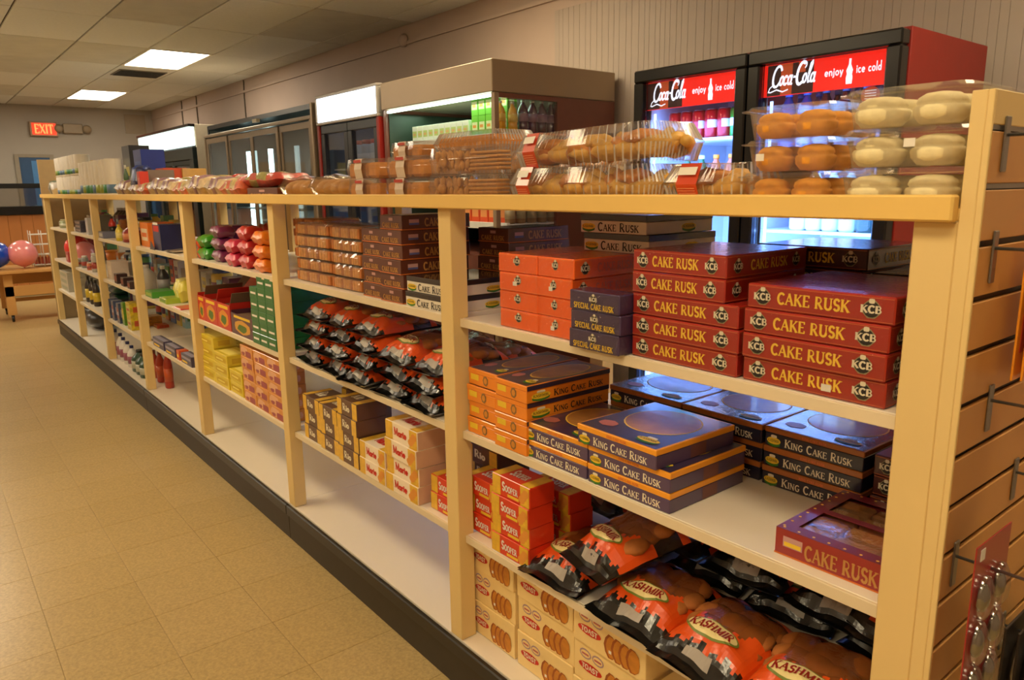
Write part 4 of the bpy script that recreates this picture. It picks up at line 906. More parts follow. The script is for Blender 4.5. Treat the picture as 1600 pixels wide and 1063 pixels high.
# ================================================================== SMALL GOODS
def cat_of(k): return {'carton': 'box', 'bottle': 'bottle', 'jar': 'jar', 'bag': 'bag', 'can': 'can', 'tub': 'tub', 'roll': 'paper roll pack'}.get(k, k)
cnt = {}
PCACHE = {}
BUSY = ('wafer_bag', 'foil_bag', 'snack_bag', 'spice_carton', 'powder_carton', 'noodle_carton', 'grey_carton')
def goods(kind, name, label, X, Ya, Yb, z, h, cols, d=None, group=None, rz=0, crk=.5):
    W = abs(Ya-Yb); d = d or W; c = [mat('%s %s %s' % (kind == 'bag', 'busy' if name in BUSY else '', '-'.join(map(str, q))), q, .4, coat=.6 if kind in ('bag',) else .35, crinkle=crk if kind == 'bag' else 0, var=.42 if name in BUSY else .08, scale=34 if name in BUSY else 18) for q in cols]
    key = (kind, round(W, 3), round(d, 3), round(h, 3), tuple(cols))
    if key not in PCACHE:
        parts = []
        if kind == 'carton':
            b = MB().box(-W/2, W/2, 0, d, 0, h, c[0], .0015); parts = [P('carton', b)]
            if len(c) > 1:
                p_ = MB(); rect(p_, (-W*.38, -E0, h*.25), FX, FZ, W*.76, h*.5, c[1])
                if len(c) > 2: rect(p_, (-W*.3, -E0*2, h*.4), FX, FZ, W*.6, h*.18, c[2]); rect(p_, (W/2+E0, d*.2, h*.3), SY, FZ, d*.6, h*.4, c[2])
                parts.append(P('print', p_))
        elif kind in ('bottle', 'jar', 'can', 'tub'):
            r = W/2; pr = {'bottle': [(r*.85, 0), (r, h*.03), (r, h*.6), (r*.85, h*.7), (r*.4, h*.84), (r*.36, h*.9)], 'jar': [(r*.9, 0), (r, h*.04), (r, h*.78), (r*.8, h*.86)],
                  'can': [(r*.85, 0), (r, h*.05), (r, h*.9), (r*.85, h*.96)], 'tub': [(r*.8, 0), (r*.98, h*.9)]}[kind]
            parts = [P('body', MB().lathe(pr, 14, c[0], 0, r, 0))]
            if len(c) > 1:
                cp = {'bottle': (.4, .88), 'jar': (.84, .84), 'can': (.8, .955), 'tub': (1.04, .9)}[kind]
                parts.append(P('cap' if kind != 'can' else 'lid', MB().lathe([(r*cp[0], h*cp[1]), (r*cp[0], h*.99), (r*cp[0]*.9, h)], 12, c[1], 0, r, 0)))
            if len(c) > 2: parts.append(P('label', MB().lathe([(r*1.015, h*.18), (r*1.015, h*.52)], 14, c[2], 0, r, 0)))
        elif kind == 'bag':
            parts = [P('pouch', pillow(W, d, h, c[0], len(PCACHE)))]
            if len(c) > 1: parts.append(P('print', pillow(W*.55, d*.96, h*1.04, c[1], len(PCACHE)+3)))
        PCACHE[key] = Proto(name, cat_of(kind), parts, W, d, h)
    return PCACHE[key].put(label, (X, (Ya+Yb)/2, z+.0006), RZ+rz, group)
def px_goods(kind, name, label, p0, p1, ytop, X, z, cols, n=1, **k):
    zr = z+.05; Ya = Y_at(p0, X, zr)-.002; flat_ = kind in ('carton', 'bag'); dr = k.get('dr', .22); lo, hi = .004, .9
    for _ in range(30):
        W = (lo+hi)/2
        if Y_at(p1, X+W*dr, zr) < Ya-W: lo = W
        else: hi = W
    if not flat_: g_ = (Y_at(p0, X+.1, zr)-Y_at(p0, X, zr))/.1; W = (Ya-Y_at(p1, X, zr))/math.hypot(1, g_); Ya -= .1*W
    W = max(W, .03); Yb = Ya-W; bay = min(6, math.floor(((Ya+Yb)/2)/BAY)) if z < 1.3 else None
    if bay is not None:
        t_ = (bay+1)*BAY-.060; b0 = bay*BAY+.002
        if Ya > t_: Yb -= Ya-t_; Ya = t_
        if Yb < b0: Yb = b0
        if Ya-Yb < .05: Yb = Ya-.12
    h = (Z_at(ytop, X, (Ya+Yb)/2)-z)/n-.0008; k['d'] = min(W*.8 if flat_ else Ya-Yb, .6-X, .16 if flat_ else 1)
    out = [goods(kind, name, label.format(rank(i, n)) if n > 1 else label, X+k.get('dx', 0)*i, Ya, Yb, z+i*(h+.0008), h, cols, k.get('d'), k.get('group'), k.get('rz', 0)) for i in range(n)]
    return out
# third bay, top: wrapped sweets
GS = 'bright crinkly sweet bags'
px_goods('bag', 'sweet_bag', 'orange-red sweet bag, {} of the pair at the far post', 299, 307, 372, .05, S1, [(226, 70, 24)], 2, group=GS, d=.1)
px_goods('bag', 'sweet_bag', 'bright green sweet bag, {} of the green pair', 307, 329, 368, .04, S1, [(50, 150, 30)], 2, group=GS, d=.12)
px_goods('bag', 'sweet_bag', 'purple sweet bag, {} of the purple column', 329, 350, 353, .05, S1, [(118, 34, 84)], 3, group=GS, d=.14)
px_goods('bag', 'sweet_bag', 'pink sweet bag, {} of the pink pair', 350, 372, 375, .03, S1, [(206, 46, 84)], 2, group=GS, d=.14)
px_goods('bag', 'sweet_bag', 'red sweet bag, {} of the red column', 371, 394, 354, .04, S1, [(196, 34, 36)], 3, group=GS, d=.14)
px_goods('bag', 'sweet_bag', 'orange sweet bag, {} of the orange column at the near post', 394, 420, 362, .03, S1, [(240, 128, 20)], 3, group=GS, d=.14)
px_goods('bag', 'sweet_bag', 'dark red sweet bag behind the orange column, {} of two', 402, 425, 350, .25, S1, [(150, 26, 30)], 2, group='dark red sweet bags behind', d=.14)
px_goods('carton', 'sweet_box', 'purple box standing behind the purple sweet bags', 345, 368, 352, .2, S1, [(96, 30, 80), (70, 24, 64)])
# open display cartons
def tray_box(name, label, X, Ya, Yb, z, h, d, col, pic, flap, cat='box', group=None, fl=True):
    W = Ya-Yb; c = mat('card %s' % (col,), col, .42, coat=.4); inn = mat('kraft inside', (120, 92, 70), .7)
    t = .003; r = empty(name, label, cat, (X, (Ya+Yb)/2, z+.0006), RZ, group)
    obj('carton', MB().box(-W/2, W/2, 0, t, 0, h*.82, c).box(-W/2, W/2, d-t, d, 0, h, c).box(-W/2, -W/2+t, t, d-t, 0, h*.9, c).box(W/2-t, W/2, t, d-t, 0, h*.9, c).box(-W/2, W/2, 0, d, -.0003, .002, c), r)
    obj('contents', MB().box(-W/2+.006, W/2-.006, .006, d-.006, .003, h*.72, inn), r)
    p_ = MB(); disc(p_, (0, -E0, h*.34), FX, FZ, W*.34, h*.26, mat('picture %s' % (pic,), pic, .5), 12, .08); disc(p_, (0, -E0*2, h*.3), FX, FZ, W*.2, h*.14, mat('picture green', (90, 120, 50), .5), 9, .2); rect(p_, (-W*.36, -E0, h*.66), FX, FZ, W*.72, h*.1, pyel)
    obj('print', p_, r)
    if fl:
        f = MB().box(-W/2, W/2, 0, .003, 0, .075, flap); o = obj('flap', f, r, (0, d, h)); o.rotation_euler.x = -.75
        f = MB().box(0, .003, 0, d-.01, 0, .06, flap); o = obj('flap', f, r, (W/2, .005, h*.9)); o.rotation_euler.y = .6
    return r
kraft = mat('kraft flap', (112, 88, 70), .7); whf = mat('white flap', (222, 222, 220), .5); rdf = mat('red flap', (206, 36, 20), .4, coat=.5)
GT = 'red open-topped tea boxes'
ys = [min(3.597, Y_at(p_, .03, .88)) for p_ in (302, 320, 339, 360)]
for q in range(3): tray_box('tea_box', 'open red tea box with kraft flaps, %s of three' % ('leftmost', 'middle', 'rightmost')[q], .03, ys[q]-.002, ys[q+1]+.002, S2, .155, .2, (206, 34, 20), (228, 150, 50), rdf if q == 1 else kraft, group=GT)
ya, yb = Y_at(361, .03, .88), Y_at(396, .03, .88)
tray_box('display_tray', 'purple display tray with gold print between red tea boxes and green crackers', .03, ya, yb, S2, .12, .2, (84, 40, 66), (216, 160, 70), whf)
# third bay, lower: yellow tea boxes and flowered boxes
for q, (p0, p1, n, nm) in enumerate(((305, 334, 4, 'left'), (336, 356, 3, 'middle'), (357, 377, 2, 'right'))):
    pile(YEL, p0, p1, .03, S3, n, 'lemon yellow tea box, {} of the %s yellow column' % nm, group='yellow tea boxes', jit=.004)
pile(YEL, 326, 350, .2, S3, 4, 'lemon yellow tea box, {} of the column behind the others', group='yellow tea boxes behind', jit=.004)
for q, (p0, p1, nm) in enumerate(((378, 397, 'left'), (398, 418, 'middle'), (419, 443, 'right'))):
    pile(PNK, p0, p1, .03, S3, 5, 'peach flowered box, {} of the %s column' % nm, group='peach flowered boxes', jit=.002)
# ---- fourth bay
px_goods('jar', 'spice_jar', 'small dark-lidded yellow jar left of the orange carton', 203, 211, 340, .25, S1, [(190, 160, 60), (30, 26, 24), (170, 160, 140)], group='dark-lidded yellow jars')
px_goods('jar', 'spice_jar', 'small dark-lidded yellow jar just behind the orange carton', 212, 220, 340, .25, S1, [(190, 160, 60), (30, 26, 24), (120, 110, 100)], group='dark-lidded yellow jars')
px_goods('carton', 'snack_carton', 'orange and white carton left of the blue box', 213, 236, 348, .06, S1, [(232, 122, 40), (236, 220, 200), (220, 90, 30)], d=.12)
px_goods('bag', 'snack_bag', 'crumpled orange bag at the far end of the fourth bay', 203, 220, 366, .03, S1, [(190, 120, 50), (210, 90, 40)], d=.1)
o = px_goods('carton', 'drink_carton', 'dark blue carton with red and white print and torn flap', 240, 262, 351, .04, S1, [(34, 38, 84), (60, 62, 110)], d=.09)[0]
p_ = MB(); W_ = .1
rect(p_, (-.06, -.001, .11), FX, FZ, .12, .035, pred); rect(p_, (-.06, -.0012, .15), FX, FZ, .11, .014, pwh); obj('print', p_, o)
f = obj('flap', MB().box(-.08, .0, -.003, .0, 0, .09, mat('blue flap', (90, 84, 90), .5)), o, (-.02, -.012, .004)); f.rotation_euler.y = -1.0
px_goods('carton', 'shelf_sign', 'white sloping card beside the blue carton', 268, 284, 366, .2, S1, [(206, 206, 214)], d=.01, rz=.3)
px_goods('bag', 'paper_pack', 'pale crumpled paper pack at the shelf edge below the white card', 255, 279, 391, .03, S1, [(176, 160, 140), (90, 80, 76)], d=.1)
px_goods('bottle', 'lotion_bottle', 'tall white bottle beside the far post on the middle shelf', 211, 224, 415, .05, S2, [(222, 216, 206), (230, 226, 220)])
px_goods('bottle', 'syrup_bottle', 'dark bottle with white cap and blue label, left of two', 221, 240, 420, .12, S2, [(34, 30, 34), (226, 220, 210), (40, 50, 120)], group='dark bottles with white caps')
px_goods('bottle', 'syrup_bottle', 'dark bottle with white cap and grey label, right of two', 238, 259, 416, .12, S2, [(34, 30, 34), (226, 220, 210), (140, 136, 140)], group='dark bottles with white caps')
px_goods('carton', 'tissue_pack', 'green and yellow flat pack at the middle shelf edge', 226, 247, 455, .03, S2, [(70, 150, 50), (150, 190, 60)], d=.12)
px_goods('carton', 'tissue_pack', 'lime green flat pack right of the green one', 248, 268, 466, .03, S2, [(166, 190, 50), (110, 160, 50)], d=.12)
px_goods('tub', 'dish_tub', 'green and white round tub above the lime flat pack', 250, 268, 446, .16, S2, [(210, 214, 190), (30, 120, 60)])
px_goods('bag', 'chip_bag', 'tall yellow bag standing at the post', 270, 289, 438, .10, S2, [(226, 212, 70), (236, 230, 150)], d=.06)
px_goods('carton', 'soap_pack', 'coral pink flat pack at the near post of the fourth bay', 269, 290, 481, .03, S2, [(220, 84, 74), (232, 130, 110)], d=.1)
for q, (p0, p1) in enumerate(((239, 256), (258, 274), (283, 299))): FOI.put('slate blue foil carton lying at the lower shelf edge, %s of three' % ('leftmost', 'middle', 'rightmost')[q], (.03, (Y_at(p0, .03, .52)+Y_at(p1, .03, .52))/2, S3+.0006), RZ, 'foil cartons', ((Y_at(p0, .03, .52)-Y_at(p1, .03, .52))/.172, 1, 1.05))
FOI2.put('orange red end carton between two slate blue ones', (.03, Y_at(278, .03, .52), S3+.0006), RZ, None, (1, 1, 1.05))
px_goods('carton', 'spice_carton', 'orange spice carton behind the foil cartons, {} of the pile', 226, 238, 494, .18, S3, [(226, 150, 40), (206, 70, 30)], 3, group='orange spice cartons')
px_goods('carton', 'spice_carton', 'red spice carton behind the foil cartons, {} of the low pair', 239, 250, 508, .2, S3, [(206, 80, 34), (230, 180, 60)], 2, group='red spice cartons')
for q in range(3): px_goods('bottle', 'chilli_bottle', 'orange red sauce bottle on the bottom deck, %s of three' % ('leftmost', 'middle', 'rightmost')[q], 234+9*q, 249+9*q, 548, .1, S0, [(176, 50, 18), (120, 50, 30), (196, 80, 30)], group='orange red sauce bottles')
# ---- fifth bay
px_goods('carton', 'grey_book', 'grey boxed item at the far post of the fifth bay', 150, 161, 336, .08, S1, [(110, 112, 110), (140, 140, 136)])
px_goods('carton', 'blue_pack', 'low blue and white pack beside the grey box', 153, 168, 362, .03, S1, [(120, 124, 150), (200, 200, 200)])
px_goods('bottle', 'sauce_bottle', 'small red bottle with dark top on the fifth bay', 169, 182, 338, .1, S1, [(206, 44, 30), (60, 40, 40), (40, 34, 30)])
px_goods('bottle', 'mustard_bottle', 'yellow squeeze bottle at the shelf edge', 179, 192, 351, .04, S1, [(222, 200, 60), (214, 180, 40), (236, 220, 130)])
px_goods('bottle', 'ketchup_bottle', 'dark red bottle beside the yellow squeeze bottle', 188, 201, 352, .04, S1, [(150, 40, 34), (170, 50, 30), (210, 130, 90)])
px_goods('bag', 'snack_bag', 'peach coloured bag behind the yellow squeeze bottle', 182, 199, 344, .2, S1, [(214, 140, 96)], d=.08)
for q in range(5): px_goods('bottle', 'dark_bottle', 'dark slim bottle in the back row of the fifth bay, %s from the far end' % ('first', 'second', 'third', 'fourth', 'fifth')[q], 176+5*q, 181+5*q, 325, .42, S1, [(60, 50, 62), (190, 180, 176), (120, 110, 120)], group='dark slim bottles at the back')
px_goods('carton', 'flour_carton', 'white carton, left of the white pair on the middle shelf', 163, 177, 408, .06, S2, [(214, 196, 180), (226, 214, 200)], group='white cartons')
px_goods('carton', 'flour_carton', 'grey white carton, right of the pair on the middle shelf', 178, 196, 410, .14, S2, [(180, 174, 166), (200, 194, 186)], group='white cartons')
px_goods('tub', 'honey_tub', 'amber orange tub lying above the white cartons', 163, 185, 391, .3, S2, [(216, 120, 26), (226, 140, 30)])
for q in range(3): px_goods('carton', 'dark_carton', 'dark red and black small carton at the shelf edge, %s of three' % ('leftmost', 'middle', 'rightmost')[q], 178+10*q, 187+10*q, 428+6*q, .03, S2, [(60, 36, 36), (140, 60, 44)], group='dark small cartons')
for q in range(3): px_goods('carton', 'powder_carton', 'blue and pink powder carton on the lower shelf, %s of three' % ('leftmost', 'middle', 'rightmost')[q], 167+8*q, 174.5+8*q, 466+4*q, .04, S3, [(84, 96, 130), (150, 70, 90), (190, 190, 210)], group='blue and pink powder cartons')
px_goods('bag', 'green_bag', 'dark green bag at the back of the lower shelf, {} of two', 165, 190, 449, .25, S3, [(30, 70, 50), (40, 60, 90)], 2, d=.12, group='dark green bags')
px_goods('carton', 'noodle_carton', 'green carton stacked over the yellow ones', 191, 198, 473, .05, S3, [(90, 150, 40), (226, 200, 50)])
px_goods('carton', 'noodle_carton', 'yellow carton, {} of the yellow column at the post', 199, 212, 473, .04, S3, [(232, 190, 40), (236, 220, 120), (210, 90, 40)], 2, group='yellow cartons at the post')
for q in range(5): px_goods('bottle', 'bleach_bottle', 'white bottle with blue cap on the bottom deck, %s from the far end' % ('first', 'second', 'third', 'fourth', 'fifth')[q], 173+6.2*q, 190+6.2*q, 515+6.5*q, .05+.0*q, S0, [(226, 220, 214), (30, 40, 96), (150, 80, 100)], group='white bottles with blue caps')
for q in range(3): px_goods('bottle', 'cleaner_bottle', 'dark green bottle right of the white bottles, %s of three' % ('leftmost', 'middle', 'rightmost')[q], 203+6*q, 215+6*q, 548+6*q, .04, S0, [(36, 70, 50), (30, 30, 30), (180, 180, 160)], group='dark green bottles')
# ---- sixth and seventh bays
px_goods('carton', 'grey_carton', 'dark blue grey carton, {} of the stack in the sixth bay', 113, 134, 345, .06, S1, [(70, 66, 86), (150, 130, 130)], 3, group='blue grey cartons')
px_goods('carton', 'white_carton', 'tall white carton beside the blue grey ones', 134, 142, 341, .05, S1, [(196, 194, 196), (214, 212, 210)])
px_goods('carton', 'dark_tin', 'black square tin on the sixth bay middle shelf', 122, 140, 392, .15, S2, [(34, 36, 40), (60, 50, 50)])
px_goods('bag', 'red_bag', 'dark red bag lying above the black tin', 118, 130, 374, .3, S2, [(150, 34, 44)], d=.14)
for q, c_ in enumerate(((176, 170, 160), (150, 150, 146), (214, 120, 60), (190, 184, 176))): px_goods('jar', 'pill_jar', 'small white-lidded jar in the sixth bay, %s from the far post' % ('first', 'second', 'third', 'fourth')[q], 118+8*q, 130+8*q, (404, 400, 410, 396)[q], .05, S2, [c_, (220, 214, 206), (170, 60, 50)], group='small jars of the sixth bay')
for q in range(3): px_goods('bottle', 'oil_bottle', 'dark oil bottle with yellow label, %s of three' % ('leftmost', 'middle', 'rightmost')[q], 133+6*q, 146+6*q, 432+3*q, .06, S3, [(50, 36, 26), (60, 50, 40), (220, 190, 40)], group='dark oil bottles')
px_goods('carton', 'foam_tray', 'pale foam tray, {} of the stack in the sixth bay', 116, 134, 436, .06, S3, [(186, 180, 160), (150, 156, 140)], 3, group='foam trays of the sixth bay')
px_goods('jar', 'green_jar', 'small greenish jar at the end bay top shelf', 91, 99, 343, .06, S1, [(150, 156, 110), (190, 180, 130), (190, 190, 160)])
px_goods('carton', 'brown_pack', 'low brown pack at the far end of the top shelf', 79, 90, 347, .1, S1, [(150, 110, 70), (180, 150, 100)])
px_goods('carton', 'foam_tray', 'pale foam tray, {} of the stack in the end bay', 84, 112, 424, .05, S3, [(190, 184, 166), (150, 160, 140)], 3, group='foam trays of the end bay')

# shelf stock standing further back in the far bays
FC = [(70, 90, 150), (196, 60, 40), (220, 190, 90), (90, 140, 80), (214, 206, 196), (200, 120, 50), (110, 60, 90), (60, 64, 80), (180, 160, 130), (150, 190, 200)]
FW = ['blue', 'red', 'pale yellow', 'green', 'white', 'orange', 'plum', 'slate', 'tan', 'pale blue']
rf = random.Random(12)
for bay, zs in ((3, (S2, S3)), (4, (S1, S2, S3)), (5, (S1, S2, S3)), (6, (S1, S2))):
    for z in zs:
        nm = {S1: 'top inner', S2: 'middle', S3: 'lower'}[z]; y = (bay+1)*BAY-.08; q = 0
        while y > bay*BAY+.14 and q < 6:
            w_ = rf.choice((.09, .11, .13)); h_ = rf.choice((.11, .14, .17)); c = rf.randrange(10); c2 = (c+rf.randrange(1, 9)) % 10
            kd = rf.choice(('carton', 'carton', 'jar', 'bottle')) if h_ > .12 else 'carton'
            goods(kd, 'grocery_'+kd, '%s %s, %s from the far post, back row, %s shelf, %s bay' % (FW[c], kd, ('first', 'second', 'third', 'fourth', 'fifth', 'sixth')[q], nm, ('fourth', 'fifth', 'sixth', 'end')[bay-3]), .36, y, y-w_, z, h_, [FC[c], FC[c2], FC[(c+4) % 10]], w_*.8, 'back row groceries')
            y -= w_+rf.uniform(.02, .07); q += 1
def ball_thing(name, label, cat, px, py, X, r, m_, z=None):
    Y = Y_at(px, X, z or 1); z = z if z is not None else Z_at(py, X, Y)
    o = empty(name, label, cat, (X, Y, z-r)); obj('skin', MB().ball(0, 0, r, r, r, r, m_, 20, 12), o); return o
redb = mat('shiny red', (214, 44, 34), .25, coat=.6)
def at_shelf(name, label, cat, px, X, z, r, m_):
    o = empty(name, label, cat, (max(X, r+.06), 8.06 if px < 100 else 7.68, z+.0006)); obj('skin', MB().ball(0, 0, r, r, r, r, m_, 18, 10), o)
at_shelf('play_ball', 'shiny red ball in the end bay of the shelving', 'ball', 93, .14, S2, .12, redb)
at_shelf('play_ball', 'pink ball right of the red ball in the end bay', 'ball', 103, .18, S2, .10, mat('pink gloss', (222, 130, 130), .3, coat=.5))
px_goods('carton', 'red_carton', 'red carton at the near side of the end bay', 103, 112, 394, .05, S2, [(180, 60, 56), (210, 150, 130)])
o = empty('bin_bag', 'dark plastic bag slumped on the bottom deck of the end bays', 'bag', (.08, 7.86, S0+.001), RZ)
b = MB(); rr = random.Random(4); b.ball(-.1, .2, .13, .27, .19, .13, mat('bin plastic', (44, 42, 44), .3, coat=.6, crinkle=.8), 16, 9, .08, rr); b.ball(.2, .17, .1, .22, .15, .1, MATS['bin plastic'], 16, 9, .08, rr); obj('plastic', b, o)
# ================================================================== ON TOP OF THE UNIT
nank = mat('pale cookie', (240, 224, 172), .75, scale=60, var=.1, bump=.5); orng = mat('orange cookie', (236, 160, 52), .75, scale=60, var=.15, bump=.5)
CT1 = cookie_tray(.168, .2, .055, orng, 1, 2, 3); CT2 = cookie_tray(.185, .2, .057, nank, 2, 2, 3)
a = pile(CT1, 0, 0, .06, TOP, 3, 'clear tray of orange cookies, {} of three', Y0=(.335, .165), group='trays of orange cookies', fit=False, jit=.003)
b_ = pile(CT2, 0, 0, .03, TOP, 3, 'clear tray of pale cookies, {} of three by the end panel', Y0=(.142, -.046), group='trays of pale cookies', fit=False, jit=.003)
sticker(a[1], -.04, .025, y=-.004); sticker(b_[1], .02, .034, y=-.004)
big = lambda s: clamshell('pastry_clamshell', .46, .2, .08, pastry_fill(.46, .2, .08, 6, s), -.15, .045)
c1, c2 = big(3), big(9)
c1.put('long clear clamshell of pastries with red band, lower of two', (.06, .785, TOP+.0006), RZ, 'pastry clamshells')
c2.put('long clear clamshell of golden pastries with red band, upper of two', (.07, .775, TOP+.082), RZ-.02, 'pastry clamshells', None, 0, -.02)
clamshell('pastry_clamshell', .27, .2, .076, pastry_fill(.27, .2, .076, 3, 21), -.055, .05, ribs=48).put('short clear clamshell of round pastries with red band beside orange cookies', (.11, .43, TOP+.0006), RZ, 'pastry clamshells')
SB = clearbox('stick_box', .33, .17, .071, [sticks(.33, .17, .071, 4)])
pile(SB, 0, 0, .05, TOP, 2, 'clear box of nutty stick biscuits, {} of two', Y0=(1.365, 1.03), group='boxes of nutty sticks', fit=False)
cakec = mat('cake gold', (214, 140, 54), .7, scale=40, var=.2, bump=.3); pb = mat('paper ribbon', (216, 196, 174), .5, scale=40, var=.1)
def cake_box(w, d, h, seed):
    f = MB(); n = 3
    for i in range(n): f.box(-w/2+.012+i*(w-.024)/n, -w/2+.012+(i+.92)*(w-.024)/n, .014, d-.014, .004, h*.82, cakec, .008)
    bnd = MB(); x0, x1 = -w*.12, w*.1; pts = [(.004, .002), (-.002, h*.5), (.004, h+.001), (d*.5, h+.0015)]
    for (ya, za), (yb, zb) in zip(pts, pts[1:]): bnd.add([(x0, ya-.002, za), (x1, ya-.002, za), (x1, yb-.002, zb), (x0, yb-.002, zb)], [(0, 1, 2, 3)], pb)
    rect(bnd, (x0, -.0045, h*.82), FX, FZ, x1-x0, h*.14, mat('ribbon red', (186, 60, 40), .5))
    return clearbox('cake_box', w, d, h, [P('cake_slices', f), P('paper_band', bnd)])
CB = cake_box(.22, .16, .064, 1)
pile(CB, 0, 0, .05, TOP, 2, 'clear cake box with white paper band, {} of the right pair', Y0=(1.605, 1.385), group='banded cake boxes', fit=False)
pile(CB, 0, 0, .05, TOP, 2, 'clear cake box with white paper band, {} of the left pair', Y0=(1.86, 1.64), group='banded cake boxes', fit=False, seed=3)
CC = clamshell('cake_clamshell', .36, .2, .07, [P('cake', MB().box(-.16, .16, .02, .18, .006, .055, cakec, .01))], None, ribs=64)
pile(CC, 0, 0, .30, TOP, 3, 'ribbed clamshell of yellow cake, {} of the back stack', Y0=(1.72, 1.36), group='ribbed cake clamshells', fit=False)
pile(CB, 0, 0, .27, TOP, 3, 'clear cake box with paper band, {} of the back stack', Y0=(1.96, 1.74), group='banded cake boxes at the back', fit=False, seed=7)
pile(CC, 0, 0, .30, TOP, 2, 'ribbed clamshell, {} of the pair behind the stick biscuits', Y0=(1.34, .98), group='ribbed clamshells behind sticks', fit=False, seed=8)
bread = mat('bun crust', (206, 150, 84), .6, scale=14, var=.2, bump=.2)
def bread_bag(seed, w=.26):
    rr_ = random.Random(seed); b = MB()
    for i in range(4): b.ball(-w*.34+w*.23*i, .09, .038, w*.15, .075, .034, bread, 12, 8, .03, rr_)
    return Proto('bun_bag', 'bag', [P('buns', b), P('film', pillow(w, .18, .085, clear('bun film', (.97, .95, .92), .12, .1, bump=.5, scale=35), seed, 14, 10), 'clear crinkled film')], w, .18, .085)
BB = bread_bag(2)
BB.put('clear bag of buns right next to the banded cake boxes', (.05, 2.03, TOP), RZ, 'bags of buns'); BB.put('clear bag of buns, far one of two', (.05, 2.30, TOP), RZ+.05, 'bags of buns')
pile(KB, 0, 0, .05, TOP, 1, 'brown cake rusk box lying on top of the unit beside the buns', Y0=(2.78, 2.45), group=None)
goods('bag', 'snack_bag', 'green and red crinkly snack bag lying on the brown rusk box', .06, 2.95, 2.46, TOP+.046, .06, [(206, 60, 40), (170, 160, 80)], .16)
o = goods('carton', 'red_heart_box', 'bright red heart-shaped pack standing on the unit top', .2, 3.35, 3.1, TOP, .1, [(196, 24, 28)], .05)
for q in range(9):
    Yc = 2.95+.27*q; cols = [(204, 176, 136), (150, 110, 120)] if q % 3 else [(214, 96, 60), (206, 180, 120)]
    goods('bag', 'wafer_bag', 'patterned cream and plum wafer bag in the row on top, %s from the near end' % ('first', 'second', 'third', 'fourth', 'fifth', 'sixth', 'seventh', 'eighth', 'ninth')[q], .03+.01*(q % 2), Yc+.14, Yc-.12, TOP, .08+.012*(q % 3), cols, .17, 'wafer bags on the unit top', random.uniform(-.1, .1), 1.2)
for q in range(6):
    Yc = 3.2+.33*q
    goods('bag', 'foil_bag', 'silvery and red crinkly bag behind the wafer bags, %s from the near end' % ('first', 'second', 'third', 'fourth', 'fifth', 'sixth')[q], .22, Yc+.16, Yc-.14, TOP, .11, [(196, 180, 160), (196, 50, 40)] if q % 2 else [(180, 160, 130), (170, 150, 70)], .2, 'silvery bags on the unit top', random.uniform(-.2, .2), 1.2)
px_goods('carton', 'orange_carton', 'orange red carton with yellow top on the unit, beyond the wafer bags', 246, 268, 263, .3, TOP, [(206, 80, 40), (226, 170, 60)], d=.2)
px_goods('carton', 'kraft_tray', 'yellow kraft tray edge behind the silvery bags', 268, 304, 264, .42, TOP, [(206, 160, 80)], d=.15)
px_goods('carton', 'grey_pack', 'grey pack with red end on the unit top left of the orange carton', 221, 245, 266, .12, TOP, [(130, 112, 100), (160, 140, 126)], d=.15)
px_goods('carton', 'red_pack', 'narrow red pack beside the blue bag', 216, 224, 268, .06, TOP, [(206, 60, 44), (220, 120, 100)], d=.08)
px_goods('carton', 'blue_detergent', 'tall bright blue package standing highest on the unit top', 214, 237, 234, .25, TOP, [(28, 54, 150), (60, 90, 180)], d=.12)
px_goods('carton', 'dark_carton', 'dark navy carton with yellow marks behind the blue package', 197, 220, 228, .42, TOP, [(34, 34, 48), (60, 60, 50), (190, 180, 60)], d=.12)
px_goods('bag', 'blue_bag', 'crumpled navy bag leaning below the blue package', 204, 222, 262, .05, TOP, [(30, 36, 80), (50, 70, 140)], d=.14)
px_goods('bottle', 'green_bottle', 'green bottle with yellow label at the left of the navy bag', 194, 203, 258, .06, TOP, [(60, 90, 50), (200, 200, 190), (200, 190, 70)])
for q in range(3): px_goods('can', 'red_tin', 'orange red tin stacked beside the paper rolls, %s' % rank(q, 3), 164, 177, 292-12*q-2, .06, TOP+.075*q, [(200, 66, 44), (206, 120, 70)], group='orange red tins')
prl = mat('paper white', (228, 220, 206), .8, scale=20, bump=.2)
def roll_pack(seed):
    b = MB()
    for i in range(3): b.lathe([(.02, 0), (.058, 0), (.06, .004), (.06, .21), (.058, .215), (.02, .215)], 14, prl, -.12+.12*i, .06, 0)
    pr_ = MB(); 
    for i in range(3): pr_.lathe([(.0606, .02), (.0606, .07)], 14, mat('roll print %d' % ((i+seed) % 3), ((150, 160, 60), (60, 130, 70), (90, 120, 150))[(i+seed) % 3], .5), -.12+.12*i, .06, 0)
    return Proto('paper_roll_pack', 'paper rolls', [P('rolls', b), P('print', pr_), P('wrap', MB().box(-.182, .182, .058, .062, .0, .218, clear('roll wrap', gloss=.1, bump=.3)))], .36, .12, .22)
for q in range(6):
    Yc = 5.75+.40*q; roll_pack(q).put('pack of white paper rolls on the unit top, %s of six from the near end' % ('first', 'second', 'third', 'fourth', 'fifth', 'sixth')[q], (.05, Yc, TOP+.0006), RZ, 'packs of paper rolls', (1, 1, .8 if q > 2 else 1.25))
    if q > 2: roll_pack(q+1).put('pack of white paper rolls in the upper layer at the far end, %s of three' % ('first', 'second', 'third')[q-3], (.05, Yc, TOP+.176), RZ, 'packs of paper rolls', (1, 1, .8))
goods('bag', 'tissue_bag', 'small crumpled clear and white bag at the far end of the unit top', .05, 8.5, 8.25, TOP, .14, [(190, 180, 168), (90, 100, 80)], .12)
